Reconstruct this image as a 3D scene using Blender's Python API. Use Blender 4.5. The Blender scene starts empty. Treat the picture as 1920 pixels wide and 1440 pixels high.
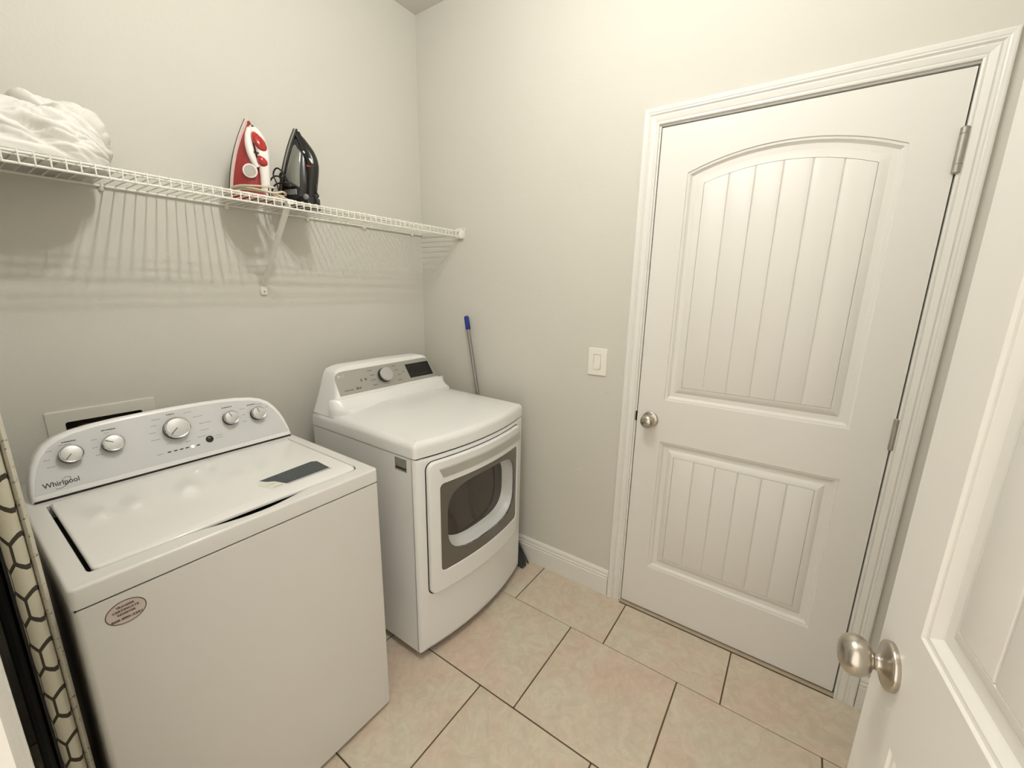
import bpy, bmesh, math, random
from mathutils import Vector, Matrix, noise
from mathutils.geometry import tessellate_polygon

sc = bpy.context.scene
COL = sc.collection

# ------------------------------------------------------------------ camera, world, exposure
YAW, PITCH, ROLL = 0.6070, -0.2240, 0.0180
CAM = Vector((-1.717, -1.830, 1.447))
FPX = 776.0
fwd = Vector((math.cos(YAW) * math.cos(PITCH), math.sin(YAW) * math.cos(PITCH), math.sin(PITCH)))
rgt = Vector((math.sin(YAW), -math.cos(YAW), 0))
upv = rgt.cross(fwd)
r2 = math.cos(ROLL) * rgt + math.sin(ROLL) * upv
u2 = -math.sin(ROLL) * rgt + math.cos(ROLL) * upv
cd = bpy.data.cameras.new('camera')
cd.sensor_fit = 'HORIZONTAL'; cd.sensor_width = 36.0; cd.lens = FPX / 1920 * 36.0
cd.clip_start = 0.01
cam = bpy.data.objects.new('camera', cd); COL.objects.link(cam)
m = Matrix((r2, u2, -fwd)).transposed().to_4x4(); m.translation = CAM
cam.matrix_world = m
sc.camera = cam

wd = bpy.data.worlds.new('world'); sc.world = wd; wd.use_nodes = True
wd.node_tree.nodes['Background'].inputs['Color'].default_value = (1.0, 0.92, 0.80, 1)
wd.node_tree.nodes['Background'].inputs['Strength'].default_value = 2.1
BULB = 800.0
sc.view_settings.view_transform = 'Standard'; sc.view_settings.look = 'None'
sc.view_settings.gamma = 1.0; sc.view_settings.use_curve_mapping = False
sc.view_settings.exposure = 0.06

# ------------------------------------------------------------------ materials
MATS = {}
def mat(name, col, rough=0.5, metal=0.0, spec=0.5, var=0.0, vscale=8.0, bump=0.0, bscale=120.0, coat=0.0, aniso=0.0):
    if name in MATS: return MATS[name]
    M = bpy.data.materials.new(name); M.use_nodes = True
    nt = M.node_tree; b = nt.nodes['Principled BSDF']
    b.inputs['Base Color'].default_value = (*col, 1); b.inputs['Roughness'].default_value = rough
    b.inputs['Metallic'].default_value = metal; b.inputs['Specular IOR Level'].default_value = spec
    b.inputs['Coat Weight'].default_value = coat; b.inputs['Anisotropic'].default_value = aniso
    tc = nt.nodes.new('ShaderNodeTexCoord')
    if var:
        n = nt.nodes.new('ShaderNodeTexNoise'); n.inputs['Scale'].default_value = vscale; n.inputs['Detail'].default_value = 5
        nt.links.new(tc.outputs['Object'], n.inputs['Vector'])
        mx = nt.nodes.new('ShaderNodeMix'); mx.data_type = 'RGBA'
        mx.inputs[6].default_value = (*[c * (1 - var) for c in col], 1); mx.inputs[7].default_value = (*[min(1, c * (1 + var)) for c in col], 1)
        nt.links.new(n.outputs['Fac'], mx.inputs[0]); nt.links.new(mx.outputs[2], b.inputs['Base Color'])
    if bump:
        n2 = nt.nodes.new('ShaderNodeTexNoise'); n2.inputs['Scale'].default_value = bscale; n2.inputs['Detail'].default_value = 3
        nt.links.new(tc.outputs['Object'], n2.inputs['Vector'])
        bp = nt.nodes.new('ShaderNodeBump'); bp.inputs['Strength'].default_value = bump; bp.inputs['Distance'].default_value = 0.002
        nt.links.new(n2.outputs['Fac'], bp.inputs['Height']); nt.links.new(bp.outputs['Normal'], b.inputs['Normal'])
    MATS[name] = M
    return M

WALL = mat('wall_paint', (0.610, 0.592, 0.530), 0.75, spec=0.3, var=0.02, vscale=2.5, bump=0.25, bscale=90)
CEIL = mat('ceiling_paint', (0.68, 0.66, 0.61), 0.9, spec=0.2, bump=0.3, bscale=60)
TRIM = mat('trim_paint', (0.745, 0.730, 0.685), 0.38, var=0.015, vscale=4, bump=0.03, bscale=200)
DOORP = mat('door_paint', (0.735, 0.715, 0.670), 0.42, var=0.012, vscale=3, bump=0.04, bscale=260)
GROUT = mat('grout', (0.105, 0.075, 0.045), 0.9, var=0.2, vscale=20)
NICKEL = mat('satin_nickel', (0.50, 0.46, 0.40), 0.27, metal=1.0, var=0.05, vscale=40)
HINGE = mat('hinge_metal', (0.40, 0.38, 0.33), 0.45, metal=0.8, var=0.1, vscale=60)
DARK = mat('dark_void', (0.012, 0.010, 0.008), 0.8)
BRASSD = mat('latch_dark', (0.04, 0.025, 0.015), 0.5, metal=0.5)
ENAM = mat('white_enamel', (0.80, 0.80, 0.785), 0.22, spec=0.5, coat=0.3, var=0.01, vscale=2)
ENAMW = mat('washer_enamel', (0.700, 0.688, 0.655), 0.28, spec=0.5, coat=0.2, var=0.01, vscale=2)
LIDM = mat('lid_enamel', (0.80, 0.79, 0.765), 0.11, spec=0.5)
PLAST = mat('white_plastic', (0.80, 0.80, 0.785), 0.25)
PANEL = mat('console_panel', (0.60, 0.605, 0.60), 0.38, var=0.02, vscale=5)
SILVER = mat('silver_panel', (0.43, 0.42, 0.385), 0.38, metal=0.55, var=0.02, vscale=5)
HANDLE = mat('brushed_handle', (0.60, 0.60, 0.57), 0.36, metal=0.7, var=0.04, vscale=15)
KNOBC = mat('knob_cap', (0.56, 0.56, 0.545), 0.36, metal=0.65)
CHROME = mat('chrome', (0.62, 0.62, 0.61), 0.12, metal=1.0)
KNOBD = mat('knob_side', (0.02, 0.02, 0.02), 0.3)
POINTER = mat('pointer_grey', (0.13, 0.13, 0.125), 0.4)
PRINT = mat('grey_print', (0.27, 0.27, 0.265), 0.5)
PRINTD = mat('dark_print', (0.025, 0.025, 0.025), 0.5)
SCREEN = mat('black_screen', (0.006, 0.006, 0.005), 0.12)
PRINTS = mat('silver_print', (0.14, 0.135, 0.12), 0.5)
PRINTL = mat('light_print', (0.60, 0.60, 0.57), 0.4)
LED = mat('led_window', (0.015, 0.015, 0.015), 0.3)
WLABEL = mat('warning_label', (0.035, 0.045, 0.052), 0.35)
WLINE = mat('warning_text', (0.085, 0.10, 0.105), 0.5)
WPAPER = mat('label_paper', (0.70, 0.69, 0.62), 0.45)
STICK = mat('oval_sticker', (0.58, 0.50, 0.45), 0.5, var=0.04, vscale=20)
STICKT = mat('sticker_ink', (0.075, 0.045, 0.032), 0.5)
GLASSB = mat('window_border', (0.115, 0.105, 0.085), 0.10, coat=0.5)
TUNNEL = mat('window_tunnel', (0.62, 0.63, 0.61), 0.35)
PANE = mat('dark_glass', (0.045, 0.036, 0.028), 0.06, spec=0.8)
RATING = mat('rating_label', (0.24, 0.24, 0.215), 0.45, var=0.35, vscale=90)
VINYL = mat('white_vinyl', (0.80, 0.78, 0.71), 0.4)
RED = mat('red_plastic', (0.30, 0.018, 0.020), 0.22, coat=0.4)
REDB = mat('red_button', (0.38, 0.020, 0.018), 0.18, coat=0.4)
IWHITE = mat('iron_white', (0.80, 0.77, 0.73), 0.3)
IPINK = mat('iron_skirt', (0.74, 0.62, 0.56), 0.35)
SOLED = mat('sole_dark', (0.035, 0.033, 0.03), 0.35, metal=0.4)
SOLES = mat('sole_silver', (0.42, 0.41, 0.38), 0.35, metal=0.8)
IBLACK = mat('iron_black', (0.010, 0.010, 0.009), 0.28)
ITANK = mat('smoky_tank', (0.165, 0.165, 0.14), 0.12, coat=0.5, var=0.12, vscale=14)
IGREY = mat('iron_grey', (0.20, 0.21, 0.21), 0.3)
DIALG = mat('dial_grey', (0.42, 0.39, 0.34), 0.4, var=0.1, vscale=40)
CORDB = mat('cream_cord', (0.60, 0.53, 0.40), 0.55)
CORDK = mat('black_cord', (0.010, 0.010, 0.009), 0.45)
ORANGE = mat('red_mark', (0.42, 0.04, 0.02), 0.4)
BEDD = mat('bedding', (0.80, 0.775, 0.73), 0.85, spec=0.2, var=0.02, vscale=9, bump=0.12, bscale=300)
BLUE = mat('blue_grip', (0.010, 0.022, 0.23), 0.35)
POLE = mat('pole_grey', (0.30, 0.29, 0.27), 0.35, metal=0.7)
BROOM = mat('broom_dark', (0.055, 0.055, 0.055), 0.8, var=0.3, vscale=60, bump=0.4, bscale=300)
BOXW = mat('outlet_box_white', (0.66, 0.645, 0.57), 0.45)
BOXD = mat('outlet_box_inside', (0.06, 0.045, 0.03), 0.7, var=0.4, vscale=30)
VALVE = mat('valve_red', (0.20, 0.05, 0.03), 0.5)
HOSE = mat('hose_grey', (0.05, 0.05, 0.045), 0.5)
SWITCH = mat('switch_plastic', (0.80, 0.775, 0.70), 0.35)
SILL = mat('sill', (0.44, 0.36, 0.26), 0.5, var=0.15, vscale=25)
HEMB = None
LEGB = mat('black_frame', (0.006, 0.006, 0.006), 0.5)

def tile_material():
    M = bpy.data.materials.new('ceramic_tile'); M.use_nodes = True
    nt = M.node_tree; b = nt.nodes['Principled BSDF']; L = nt.links.new
    tc = nt.nodes.new('ShaderNodeTexCoord'); oi = nt.nodes.new('ShaderNodeObjectInfo')
    add = nt.nodes.new('ShaderNodeVectorMath'); add.operation = 'ADD'
    sc_ = nt.nodes.new('ShaderNodeVectorMath'); sc_.operation = 'SCALE'; sc_.inputs[0].default_value = (37, 53, 11)
    L(oi.outputs['Random'], sc_.inputs['Scale']); L(tc.outputs['Object'], add.inputs[0]); L(sc_.outputs[0], add.inputs[1])
    n1 = nt.nodes.new('ShaderNodeTexNoise'); n1.inputs['Scale'].default_value = 4.2; n1.inputs['Detail'].default_value = 6; n1.inputs['Roughness'].default_value = 0.6
    n1.inputs['Distortion'].default_value = 0.8
    n2 = nt.nodes.new('ShaderNodeTexNoise'); n2.inputs['Scale'].default_value = 16; n2.inputs['Detail'].default_value = 8; n2.inputs['Roughness'].default_value = 0.7
    n2.inputs['Distortion'].default_value = 1.6
    L(add.outputs[0], n1.inputs['Vector']); L(add.outputs[0], n2.inputs['Vector'])
    cr = nt.nodes.new('ShaderNodeValToRGB'); e = cr.color_ramp.elements
    e[0].position = 0.34; e[0].color = (0.64, 0.515, 0.420, 1); e[1].position = 0.66; e[1].color = (0.630, 0.590, 0.480, 1)
    x = e.new(0.5); x.color = (0.635, 0.555, 0.452, 1)
    L(n1.outputs['Fac'], cr.inputs['Fac'])
    cr2 = nt.nodes.new('ShaderNodeValToRGB'); e2 = cr2.color_ramp.elements
    e2[0].position = 0.36; e2[0].color = (0.86, 0.83, 0.78, 1); e2[1].position = 0.64; e2[1].color = (1.08, 1.07, 1.03, 1)
    L(n2.outputs['Fac'], cr2.inputs['Fac'])
    mx = nt.nodes.new('ShaderNodeMix'); mx.data_type = 'RGBA'; mx.blend_type = 'MULTIPLY'; mx.inputs[0].default_value = 0.75
    L(cr.outputs[0], mx.inputs[6]); L(cr2.outputs[0], mx.inputs[7]); L(mx.outputs[2], b.inputs['Base Color'])
    b.inputs['Roughness'].default_value = 0.33
    bp = nt.nodes.new('ShaderNodeBump'); bp.inputs['Strength'].default_value = 0.10; bp.inputs['Distance'].default_value = 0.003
    L(n2.outputs['Fac'], bp.inputs['Height']); L(bp.outputs['Normal'], b.inputs['Normal'])
    return M
TILE = tile_material()

def hex_material():
    """off-white cloth printed with dark hexagon outlines (flat print)"""
    M = bpy.data.materials.new('hexagon_cloth'); M.use_nodes = True
    nt = M.node_tree; b = nt.nodes['Principled BSDF']; L = nt.links.new
    def vm(op, a=None, bb=None):
        n = nt.nodes.new('ShaderNodeVectorMath'); n.operation = op
        for i, v in enumerate((a, bb)):
            if v is None: continue
            if isinstance(v, tuple): n.inputs[i].default_value = v
            else: L(v, n.inputs[i])
        return n
    def ma(op, a, bb=None):
        n = nt.nodes.new('ShaderNodeMath'); n.operation = op
        for i, v in enumerate((a, bb)):
            if v is None: continue
            if isinstance(v, (int, float)): n.inputs[i].default_value = v
            else: L(v, n.inputs[i])
        return n.outputs[0]
    tc = nt.nodes.new('ShaderNodeTexCoord'); sp = nt.nodes.new('ShaderNodeSeparateXYZ'); L(tc.outputs['Object'], sp.inputs[0])
    u = ma('DIVIDE', ma('SUBTRACT', sp.outputs['X'], sp.outputs['Y']), 0.030)
    v = ma('DIVIDE', sp.outputs['Z'], 0.062)
    cb = nt.nodes.new('ShaderNodeCombineXYZ'); L(ma('ADD', u, 100.22), cb.inputs[0]); L(ma('ADD', v, 100.0), cb.inputs[1])
    r = (1.0, 1.7320508, 1.0); h = (0.5, 0.8660254, 0.5)
    a = vm('SUBTRACT', vm('MODULO', cb.outputs[0], r).outputs[0], h)
    c = vm('SUBTRACT', vm('MODULO', vm('ADD', cb.outputs[0], h).outputs[0], r).outputs[0], h)
    def hd(vec):
        ab = vm('ABSOLUTE', vec.outputs[0]); s = nt.nodes.new('ShaderNodeSeparateXYZ'); L(ab.outputs[0], s.inputs[0])
        d = ma('ADD', ma('MULTIPLY', s.outputs[0], 0.5), ma('MULTIPLY', s.outputs[1], 0.8660254))
        return ma('MAXIMUM', s.outputs[0], d)
    dist = ma('MINIMUM', hd(a), hd(c))
    line = ma('GREATER_THAN', dist, 0.43)
    mx = nt.nodes.new('ShaderNodeMix'); mx.data_type = 'RGBA'
    mx.inputs[6].default_value = (0.56, 0.53, 0.42, 1); mx.inputs[7].default_value = (0.045, 0.036, 0.024, 1)
    L(line, mx.inputs[0]); L(mx.outputs[2], b.inputs['Base Color']); b.inputs['Roughness'].default_value = 0.9
    return M
HEX = hex_material()

def speckle_material():
    M = bpy.data.materials.new('hem_cloth'); M.use_nodes = True
    nt = M.node_tree; b = nt.nodes['Principled BSDF']; L = nt.links.new
    tc = nt.nodes.new('ShaderNodeTexCoord'); n = nt.nodes.new('ShaderNodeTexNoise'); n.inputs['Scale'].default_value = 150; n.inputs['Detail'].default_value = 2
    L(tc.outputs['Object'], n.inputs['Vector'])
    cr = nt.nodes.new('ShaderNodeValToRGB'); e = cr.color_ramp.elements
    e[0].position = 0.28; e[0].color = (0.16, 0.13, 0.09, 1); e[1].position = 0.40; e[1].color = (0.56, 0.53, 0.44, 1)
    L(n.outputs['Fac'], cr.inputs['Fac']); L(cr.outputs[0], b.inputs['Base Color']); b.inputs['Roughness'].default_value = 0.95
    return M
HEM = speckle_material()

def emit_material(name, col, s):
    M = bpy.data.materials.new(name); M.use_nodes = True
    nt = M.node_tree; nt.nodes.remove(nt.nodes['Principled BSDF'])
    e = nt.nodes.new('ShaderNodeEmission'); e.inputs['Color'].default_value = (*col, 1); e.inputs['Strength'].default_value = s
    nt.links.new(e.outputs[0], nt.nodes['Material Output'].inputs['Surface'])
    return M
BULBM = emit_material('lit_bulb', (1.0, 0.99, 0.96), BULB)
LEDON = emit_material('lit_led', (1.0, 0.96, 0.85), 3.0)

# ------------------------------------------------------------------ mesh helpers
BASE = {}
def root(name, loc, label, cat, group=None, kind=None, rotz=0.0, local=False):
    o = bpy.data.objects.new(name, None); COL.objects.link(o)
    o.empty_display_size = 0.05; o.location = loc; o.rotation_euler = (0, 0, rotz)
    tag(o, label, cat, group, kind)
    BASE[o] = Vector((0, 0, 0)) if local else Vector(loc)
    return o
def tag(o, label=None, cat=None, group=None, kind=None):
    if label: o['label'] = label
    if cat: o['category'] = cat
    if group: o['group'] = group
    if kind: o['kind'] = kind
    return o
def fin(bm, sharp=34):
    bmesh.ops.remove_doubles(bm, verts=bm.verts, dist=1e-6)
    bmesh.ops.recalc_face_normals(bm, faces=bm.faces)
    lim = math.radians(sharp)
    for f in bm.faces: f.smooth = True
    for e in bm.edges:
        if len(e.link_faces) == 2: e.smooth = e.calc_face_angle(0) < lim
        else: e.smooth = False
def mk(name, bm, mt, parent=None, sharp=34, base=None):
    """one mesh object; vertices are given in world (or door-local) space and stored relative to the thing's base"""
    fin(bm, sharp)
    b = BASE.get(parent, Vector((0, 0, 0))) if parent is not None else (base or Vector((0, 0, 0)))
    for v in bm.verts: v.co -= b
    me = bpy.data.meshes.new(name); bm.to_mesh(me); bm.free()
    me.materials.append(mt)
    o = bpy.data.objects.new(name, me); COL.objects.link(o)
    if parent is not None: o.parent = parent
    else: o.location = b
    BASE[o] = b
    return o
def copy_part(o, parent, delta=(0, 0, 0)):
    c = o.copy(); COL.objects.link(c); c.parent = parent; c.location = Vector(o.location) + Vector(delta); BASE[c] = BASE[o]
    return c
NEW = bmesh.new
def poly_area(p): return 0.5 * sum(p[i][0] * p[(i + 1) % len(p)][1] - p[(i + 1) % len(p)][0] * p[i][1] for i in range(len(p)))
def inset(p, d):
    """offset a closed 2-D polygon inwards (d>0) with mitres"""
    s = 1 if poly_area(p) > 0 else -1
    n = len(p); out = []
    for i in range(n):
        a, b, c = Vector(p[i - 1]), Vector(p[i]), Vector(p[(i + 1) % n])
        d1 = (b - a); d2 = (c - b)
        d1 = d1.normalized() if d1.length > 1e-9 else d2.normalized()
        d2 = d2.normalized() if d2.length > 1e-9 else d1
        n1 = Vector((-d1.y, d1.x)) * s; n2 = Vector((-d2.y, d2.x)) * s
        k = n1 + n2; L = max(k.length_squared / 2, 0.25)
        out.append(tuple(b + k * (d / L)))
    return out
def rr(x0, x1, y0, y1, r, n=5):
    if r <= 0: return [(x0, y0), (x1, y0), (x1, y1), (x0, y1)]
    P = []
    for cx, cy, a0 in ((x1 - r, y0 + r, -90), (x1 - r, y1 - r, 0), (x0 + r, y1 - r, 90), (x0 + r, y0 + r, 180)):
        for k in range(n + 1):
            a = math.radians(a0 + 90 * k / n); P.append((cx + r * math.cos(a), cy + r * math.sin(a)))
    return P
def circ(cx, cy, r, n=24, ry=None):
    return [(cx + r * math.cos(2 * math.pi * k / n), cy + (ry or r) * math.sin(2 * math.pi * k / n)) for k in range(n)]
def XY(u, v, w): return (u, v, w)
def loft(bm, loops, cap0=True, cap1=True):
    R = [[bm.verts.new(p) for p in L] for L in loops]
    n = len(R[0])
    for a, b in zip(R[:-1], R[1:]):
        for i in range(n): bm.faces.new((a[i], a[(i + 1) % n], b[(i + 1) % n], b[i]))
    if cap0: bm.faces.new(R[0])
    if cap1: bm.faces.new(R[-1])
    return R
def slab(outer, w0, w1, r=0.0, seg=3, mapf=XY, holes=(), cuts=(), vcuts=(), bottom=True, bm=None, hr=0.0):
    """plate with outline `outer` (2-D), optional holes, rounded upper edge, mapped into space by mapf(u,v,w)"""
    own = NEW()
    top = inset(outer, r) if r else outer
    loops = [[(x, y, w1) for x, y in top]]
    if r:
        for k in range(1, seg + 1):
            a = math.pi / 2 * k / seg
            q = inset(outer, r * (1 - math.sin(a))); loops.append([(x, y, w1 - r * (1 - math.cos(a))) for x, y in q])
    loops.append([(x, y, w0) for x, y in outer])
    R = loft(own, loops, False, False)
    H = []
    for h in holes:
        ht = inset(h, -hr) if hr else h
        hl = [[(x, y, w1) for x, y in ht]]
        if hr: hl.append([(x, y, w1 - hr) for x, y in h])
        hl.append([(x, y, w0) for x, y in h]); H.append(loft(own, hl, False, False))
    def face(idx):
        vs = list(R[idx]); polys = [[Vector(v.co) for v in R[idx]]]
        for q in H: vs += q[idx]; polys.append([Vector(v.co) for v in q[idx]])
        if not holes and len(outer) > 2:
            own.faces.new(R[idx]); return
        for t in tessellate_polygon(polys):
            try: own.faces.new([vs[i] for i in t])
            except ValueError: pass
    face(0)
    if bottom: face(-1)
    for c in cuts: bmesh.ops.bisect_plane(own, geom=own.verts[:] + own.edges[:] + own.faces[:], plane_co=(c, 0, 0), plane_no=(1, 0, 0))
    for c in vcuts: bmesh.ops.bisect_plane(own, geom=own.verts[:] + own.edges[:] + own.faces[:], plane_co=(0, c, 0), plane_no=(0, 1, 0))
    for v in own.verts: v.co = mapf(*v.co)
    if bm is None: return own
    me = bpy.data.meshes.new('t'); own.to_mesh(me); own.free(); bm.from_mesh(me); bpy.data.meshes.remove(me)
    return bm
def box(bm, x0, x1, y0, y1, z0, z1, r=0.0):
    return slab(rr(x0, x1, y0, y1, 0), z0, z1, 0, mapf=XY, bm=bm)
def rbox(x0, x1, y0, y1, z0, z1, r, seg=2):
    bm = NEW(); bmesh.ops.create_cube(bm, size=1)
    for v in bm.verts: v.co = ((x0 + x1) / 2 + v.co.x * (x1 - x0), (y0 + y1) / 2 + v.co.y * (y1 - y0), (z0 + z1) / 2 + v.co.z * (z1 - z0))
    bmesh.ops.bevel(bm, geom=bm.edges[:], offset=r, segments=seg, profile=0.5, affect='EDGES')
    return bm
def frames(pts):
    P = [Vector(p) for p in pts]; T = []
    for i in range(len(P)):
        d = P[min(i + 1, len(P) - 1)] - P[max(i - 1, 0)]; T.append(d.normalized())
    n = T[0].orthogonal().normalized(); N = [n]
    for t in T[1:]:
        n = (n - t * n.dot(t)); n = n.normalized() if n.length > 1e-6 else t.orthogonal().normalized(); N.append(n)
    return P, T, N
def tube(bm, pts, r, n=8, caps=True, ry=None, ref=None):
    P, T, N = frames(pts)
    loops = []
    for i, (p, t, nn) in enumerate(zip(P, T, N)):
        if ref is not None:
            nn = Vector(ref) - t * Vector(ref).dot(t); nn.normalize()
        b = t.cross(nn); ra = r[i] if isinstance(r, (list, tuple)) else r; rb = (ry[i] if isinstance(ry, (list, tuple)) else ry) if ry else ra
        loops.append([p + nn * ra * math.cos(2 * math.pi * k / n) + b * rb * math.sin(2 * math.pi * k / n) for k in range(n)])
    loft(bm, loops, caps, caps)
    return bm
def spline(pts, k=6):
    P = [Vector(p) for p in pts]; P = [P[0] * 2 - P[1]] + P + [P[-1] * 2 - P[-2]]; out = []
    for i in range(1, len(P) - 2):
        a, b, c, d = P[i - 1:i + 3]
        for j in range(k):
            t = j / k
            out.append(0.5 * ((2 * b) + (c - a) * t + (2 * a - 5 * b + 4 * c - d) * t * t + (3 * b - a - 3 * c + d) * t ** 3))
    out.append(P[-2]); return out
def lathe(bm, prof, o, axis, n=28, ref=None):
    """prof = (radius, height along axis) pairs"""
    A = Vector(axis).normalized(); U = A.orthogonal().normalized(); V = A.cross(U); O = Vector(o)
    loops = [[O + A * h + (U * math.cos(2 * math.pi * k / n) + V * math.sin(2 * math.pi * k / n)) * max(r, 1e-5) for k in range(n)] for r, h in prof]
    loft(bm, loops, True, True); return bm
def text_mesh(txt, size, cx, cy, mapf, w=0.0004, width=None, bold=0.0, slant=0.0):
    cu = bpy.data.curves.new('t', 'FONT'); cu.body = txt; cu.size = size; cu.align_x = 'CENTER'; cu.align_y = 'CENTER'
    cu.resolution_u = 3; cu.offset = bold
    o = bpy.data.objects.new('t', cu); COL.objects.link(o)
    dg = bpy.context.evaluated_depsgraph_get(); dg.update()
    me = bpy.data.meshes.new_from_object(o.evaluated_get(dg)); bm = NEW(); bm.from_mesh(me)
    bpy.data.objects.remove(o); bpy.data.curves.remove(cu); bpy.data.meshes.remove(me)
    xs = [v.co.x for v in bm.verts]; s = (width / (max(xs) - min(xs))) if width else 1
    for v in bm.verts: v.co = mapf(cx + (v.co.x + slant * v.co.y) * s, cy + v.co.y, w)
    return bm
def quad(bm, u0, u1, v0, v1, w, mapf):
    bm.faces.new([bm.verts.new(mapf(u, v, w)) for u, v in ((u0, v0), (u1, v0), (u1, v1), (u0, v1))])

# ================================================================== SETTING
WX, WY, CZ = -1.742, -2.300, 2.792           # left wall, front wall, ceiling
T = 0.12
YL, YR, DH, DZ = -1.299, -2.111, 2.03, 0.012  # closed door edges
OL, ORr = YL + 0.004, YR - 0.004

# --- walls
bm = slab([(0.0, 0.0), (0.0, CZ), (WX - T, CZ), (WX - T, 0.0)], 0, T, mapf=lambda u, v, w: (u, w, v), holes=[rr(-1.506, -1.321, 0.86, 1.0225, 0.004, 2)])
tag(mk('wall_back', bm, WALL), 'greige painted back wall behind the appliances and the wire shelf', 'wall', kind='structure')
zt = DZ + DH + 0.006
bm = slab([(T, 0.0), (T, CZ), (WY - T, CZ), (WY - T, 0.0), (ORr - 0.012, 0.0), (ORr - 0.012, zt + 0.010), (OL + 0.012, zt + 0.010), (OL + 0.012, 0.0)], 0, T, mapf=lambda u, v, w: (w, u, v))
wallr = tag(mk('wall_right', bm, WALL), 'greige painted wall holding the closed white door and switch', 'wall', kind='structure')
SCUFF = mat('scuff_grey', (0.30, 0.285, 0.24), 0.8); CHIP = mat('chip_white', (0.75, 0.74, 0.70), 0.8)
for y_, z_, l_, h_, a_, m_ in ((-1.154, 1.003, 0.050, 0.0026, 0.58, SCUFF), (-1.087, 0.950, 0.028, 0.0018, 0.58, SCUFF), (-1.040, 0.606, 0.014, 0.0040, 0.05, CHIP), (-0.788, 1.445, 0.010, 0.0030, -0.1, SCUFF)):
    c_, s_ = math.cos(a_), math.sin(a_)
    mk('scuff_mark', slab([(y_ - p * c_ - q * s_, z_ + p * s_ * -1 * -1 + q * c_) for p, q in ((-l_ / 2, 0), (0, -h_ / 2), (l_ / 2, 0), (0, h_ / 2))], 0, 0.0003, 0, mapf=lambda u, v, w: (-w, u, v)), m_, wallr)
bm = slab([(0, 0), (0, CZ), (WX - T, CZ), (WX - T, 0)], 0, T, mapf=lambda u, v, w: (u, WY - w, v))
tag(mk('wall_front', bm, WALL), 'shaded strip of wall behind the open white door', 'wall', kind='structure')
bm = slab([(0.0, 0.0), (0.0, CZ), (WY, CZ), (WY, 0.0), (-2.135, 0.0), (-2.135, 2.06), (-1.322, 2.06), (-1.322, 0.0)], 0, T, mapf=lambda u, v, w: (WX - w, u, v))
tag(mk('wall_left', bm, WALL), 'painted wall left of the washer with the open doorway', 'wall', kind='structure')
bm = NEW(); box(bm, WX - T, T, WY - T, T, CZ, CZ + 0.08)
tag(mk('ceiling', bm, CEIL), 'off-white ceiling showing at the top corner', 'ceiling', kind='structure')

# --- floor: grout bed + individual tiles
bm = NEW(); box(bm, WX - 1.2, T, WY - T, T, -0.06, -0.0022)
floor = tag(mk('floor', bm, GROUT), 'beige pink stone look tile floor with dark brown grout', 'floor', kind='structure')
xs = [0.0, -0.287]
while xs[-1] > -2.2: xs.append(xs[-1] - 0.4487)
TS, G = 0.4485, 0.0050
tile_bm = slab(rr(-TS / 2 + G / 2, TS / 2 - G / 2, -TS / 2 + G / 2, TS / 2 - G / 2, 0.003, 2), -0.010, 0, 0.0012, 1)
tile_src = mk('tile', tile_bm, TILE, floor); first = True
for r in range(len(xs) - 1):
    xa, xb = xs[r], xs[r + 1]
    off = (-0.880 + 0.1495 * r) % TS
    y = off - TS * 8
    while y < 0.0:
        ya, yb = max(y, WY), min(y + TS, 0.0); y += TS
        if yb - ya < 0.02: continue
        xa2 = xa if r else 0.0
        if r >= 4 and (ya + yb) / 2 > -1.3 and xb < WX: xb2 = WX
        else: xb2 = xb
        w_, h_ = xa2 - xb2, yb - ya
        if abs(w_ - 0.4487) < 1e-3 and abs(h_ - TS) < 1e-3:
            o = tile_src if first else copy_part(tile_src, floor); first = False
            o.location = ((xa2 + xb2) / 2, (ya + yb) / 2, 0)
        else:
            cx, cy = (xa2 + xb2) / 2, (ya + yb) / 2
            b2 = slab(rr(-w_ / 2 + (G / 2 if r else 0.0), w_ / 2 - (G / 2), -h_ / 2 + G / 2, h_ / 2 - G / 2, 0.002, 2), -0.010, 0, 0.0012, 1)
            o = mk('tile', b2, TILE, floor); o.location = (cx, cy, 0)

# --- casings, jambs, baseboards
CASP = [(0, 0), (0, 0.0085), (0.004, 0.0100), (0.008, 0.0095), (0.0095, 0.0080), (0.0115, 0.0095), (0.019, 0.0115), (0.026, 0.0130), (0.0285, 0.0115),
        (0.031, 0.0100), (0.033, 0.0125), (0.036, 0.0150), (0.040, 0.0145), (0.043, 0.0160), (0.052, 0.0168), (0.056, 0.0155), (0.058, 0.0120), (0.058, 0)]
def casing(parent, yl, yr, ztop, place):
    """three mitred moulding lengths round an opening between yl (greater) and yr; place(d,y,z)->xyz"""
    def strip(fn):
        b = NEW(); loft(b, [[Vector(place(h, *fn(a, e))) for a, h in CASP] for e in (0, 1)]); return b
    out = [('casing_side', lambda a, e: (yl + a, (0.0, ztop + a)[e])), ('casing_side', lambda a, e: (yr - a, (0.0, ztop + a)[e])),
           ('casing_head', lambda a, e: ((yl + a, yr - a)[e], ztop + a))]
    for n, f in out: mk(n, strip(f), TRIM, parent, sharp=20)
t1 = root('trim_1', (0, (YL + YR) / 2, 0), 'white moulded casing around the closed door', 'door casing', kind='structure')
casing(t1, OL + 0.007, ORr - 0.000, zt + 0.006, lambda d, y, z: (-d, y, z))
bm = NEW()
box(bm, 0.0, T, OL, OL + 0.014, 0, zt); box(bm, 0.0, T, ORr - 0.014, ORr, 0, zt); box(bm, 0.0, T, ORr - 0.014, OL + 0.014, zt, zt + 0.012)
mk('jamb', bm, TRIM, t1)
bm = NEW()
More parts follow.
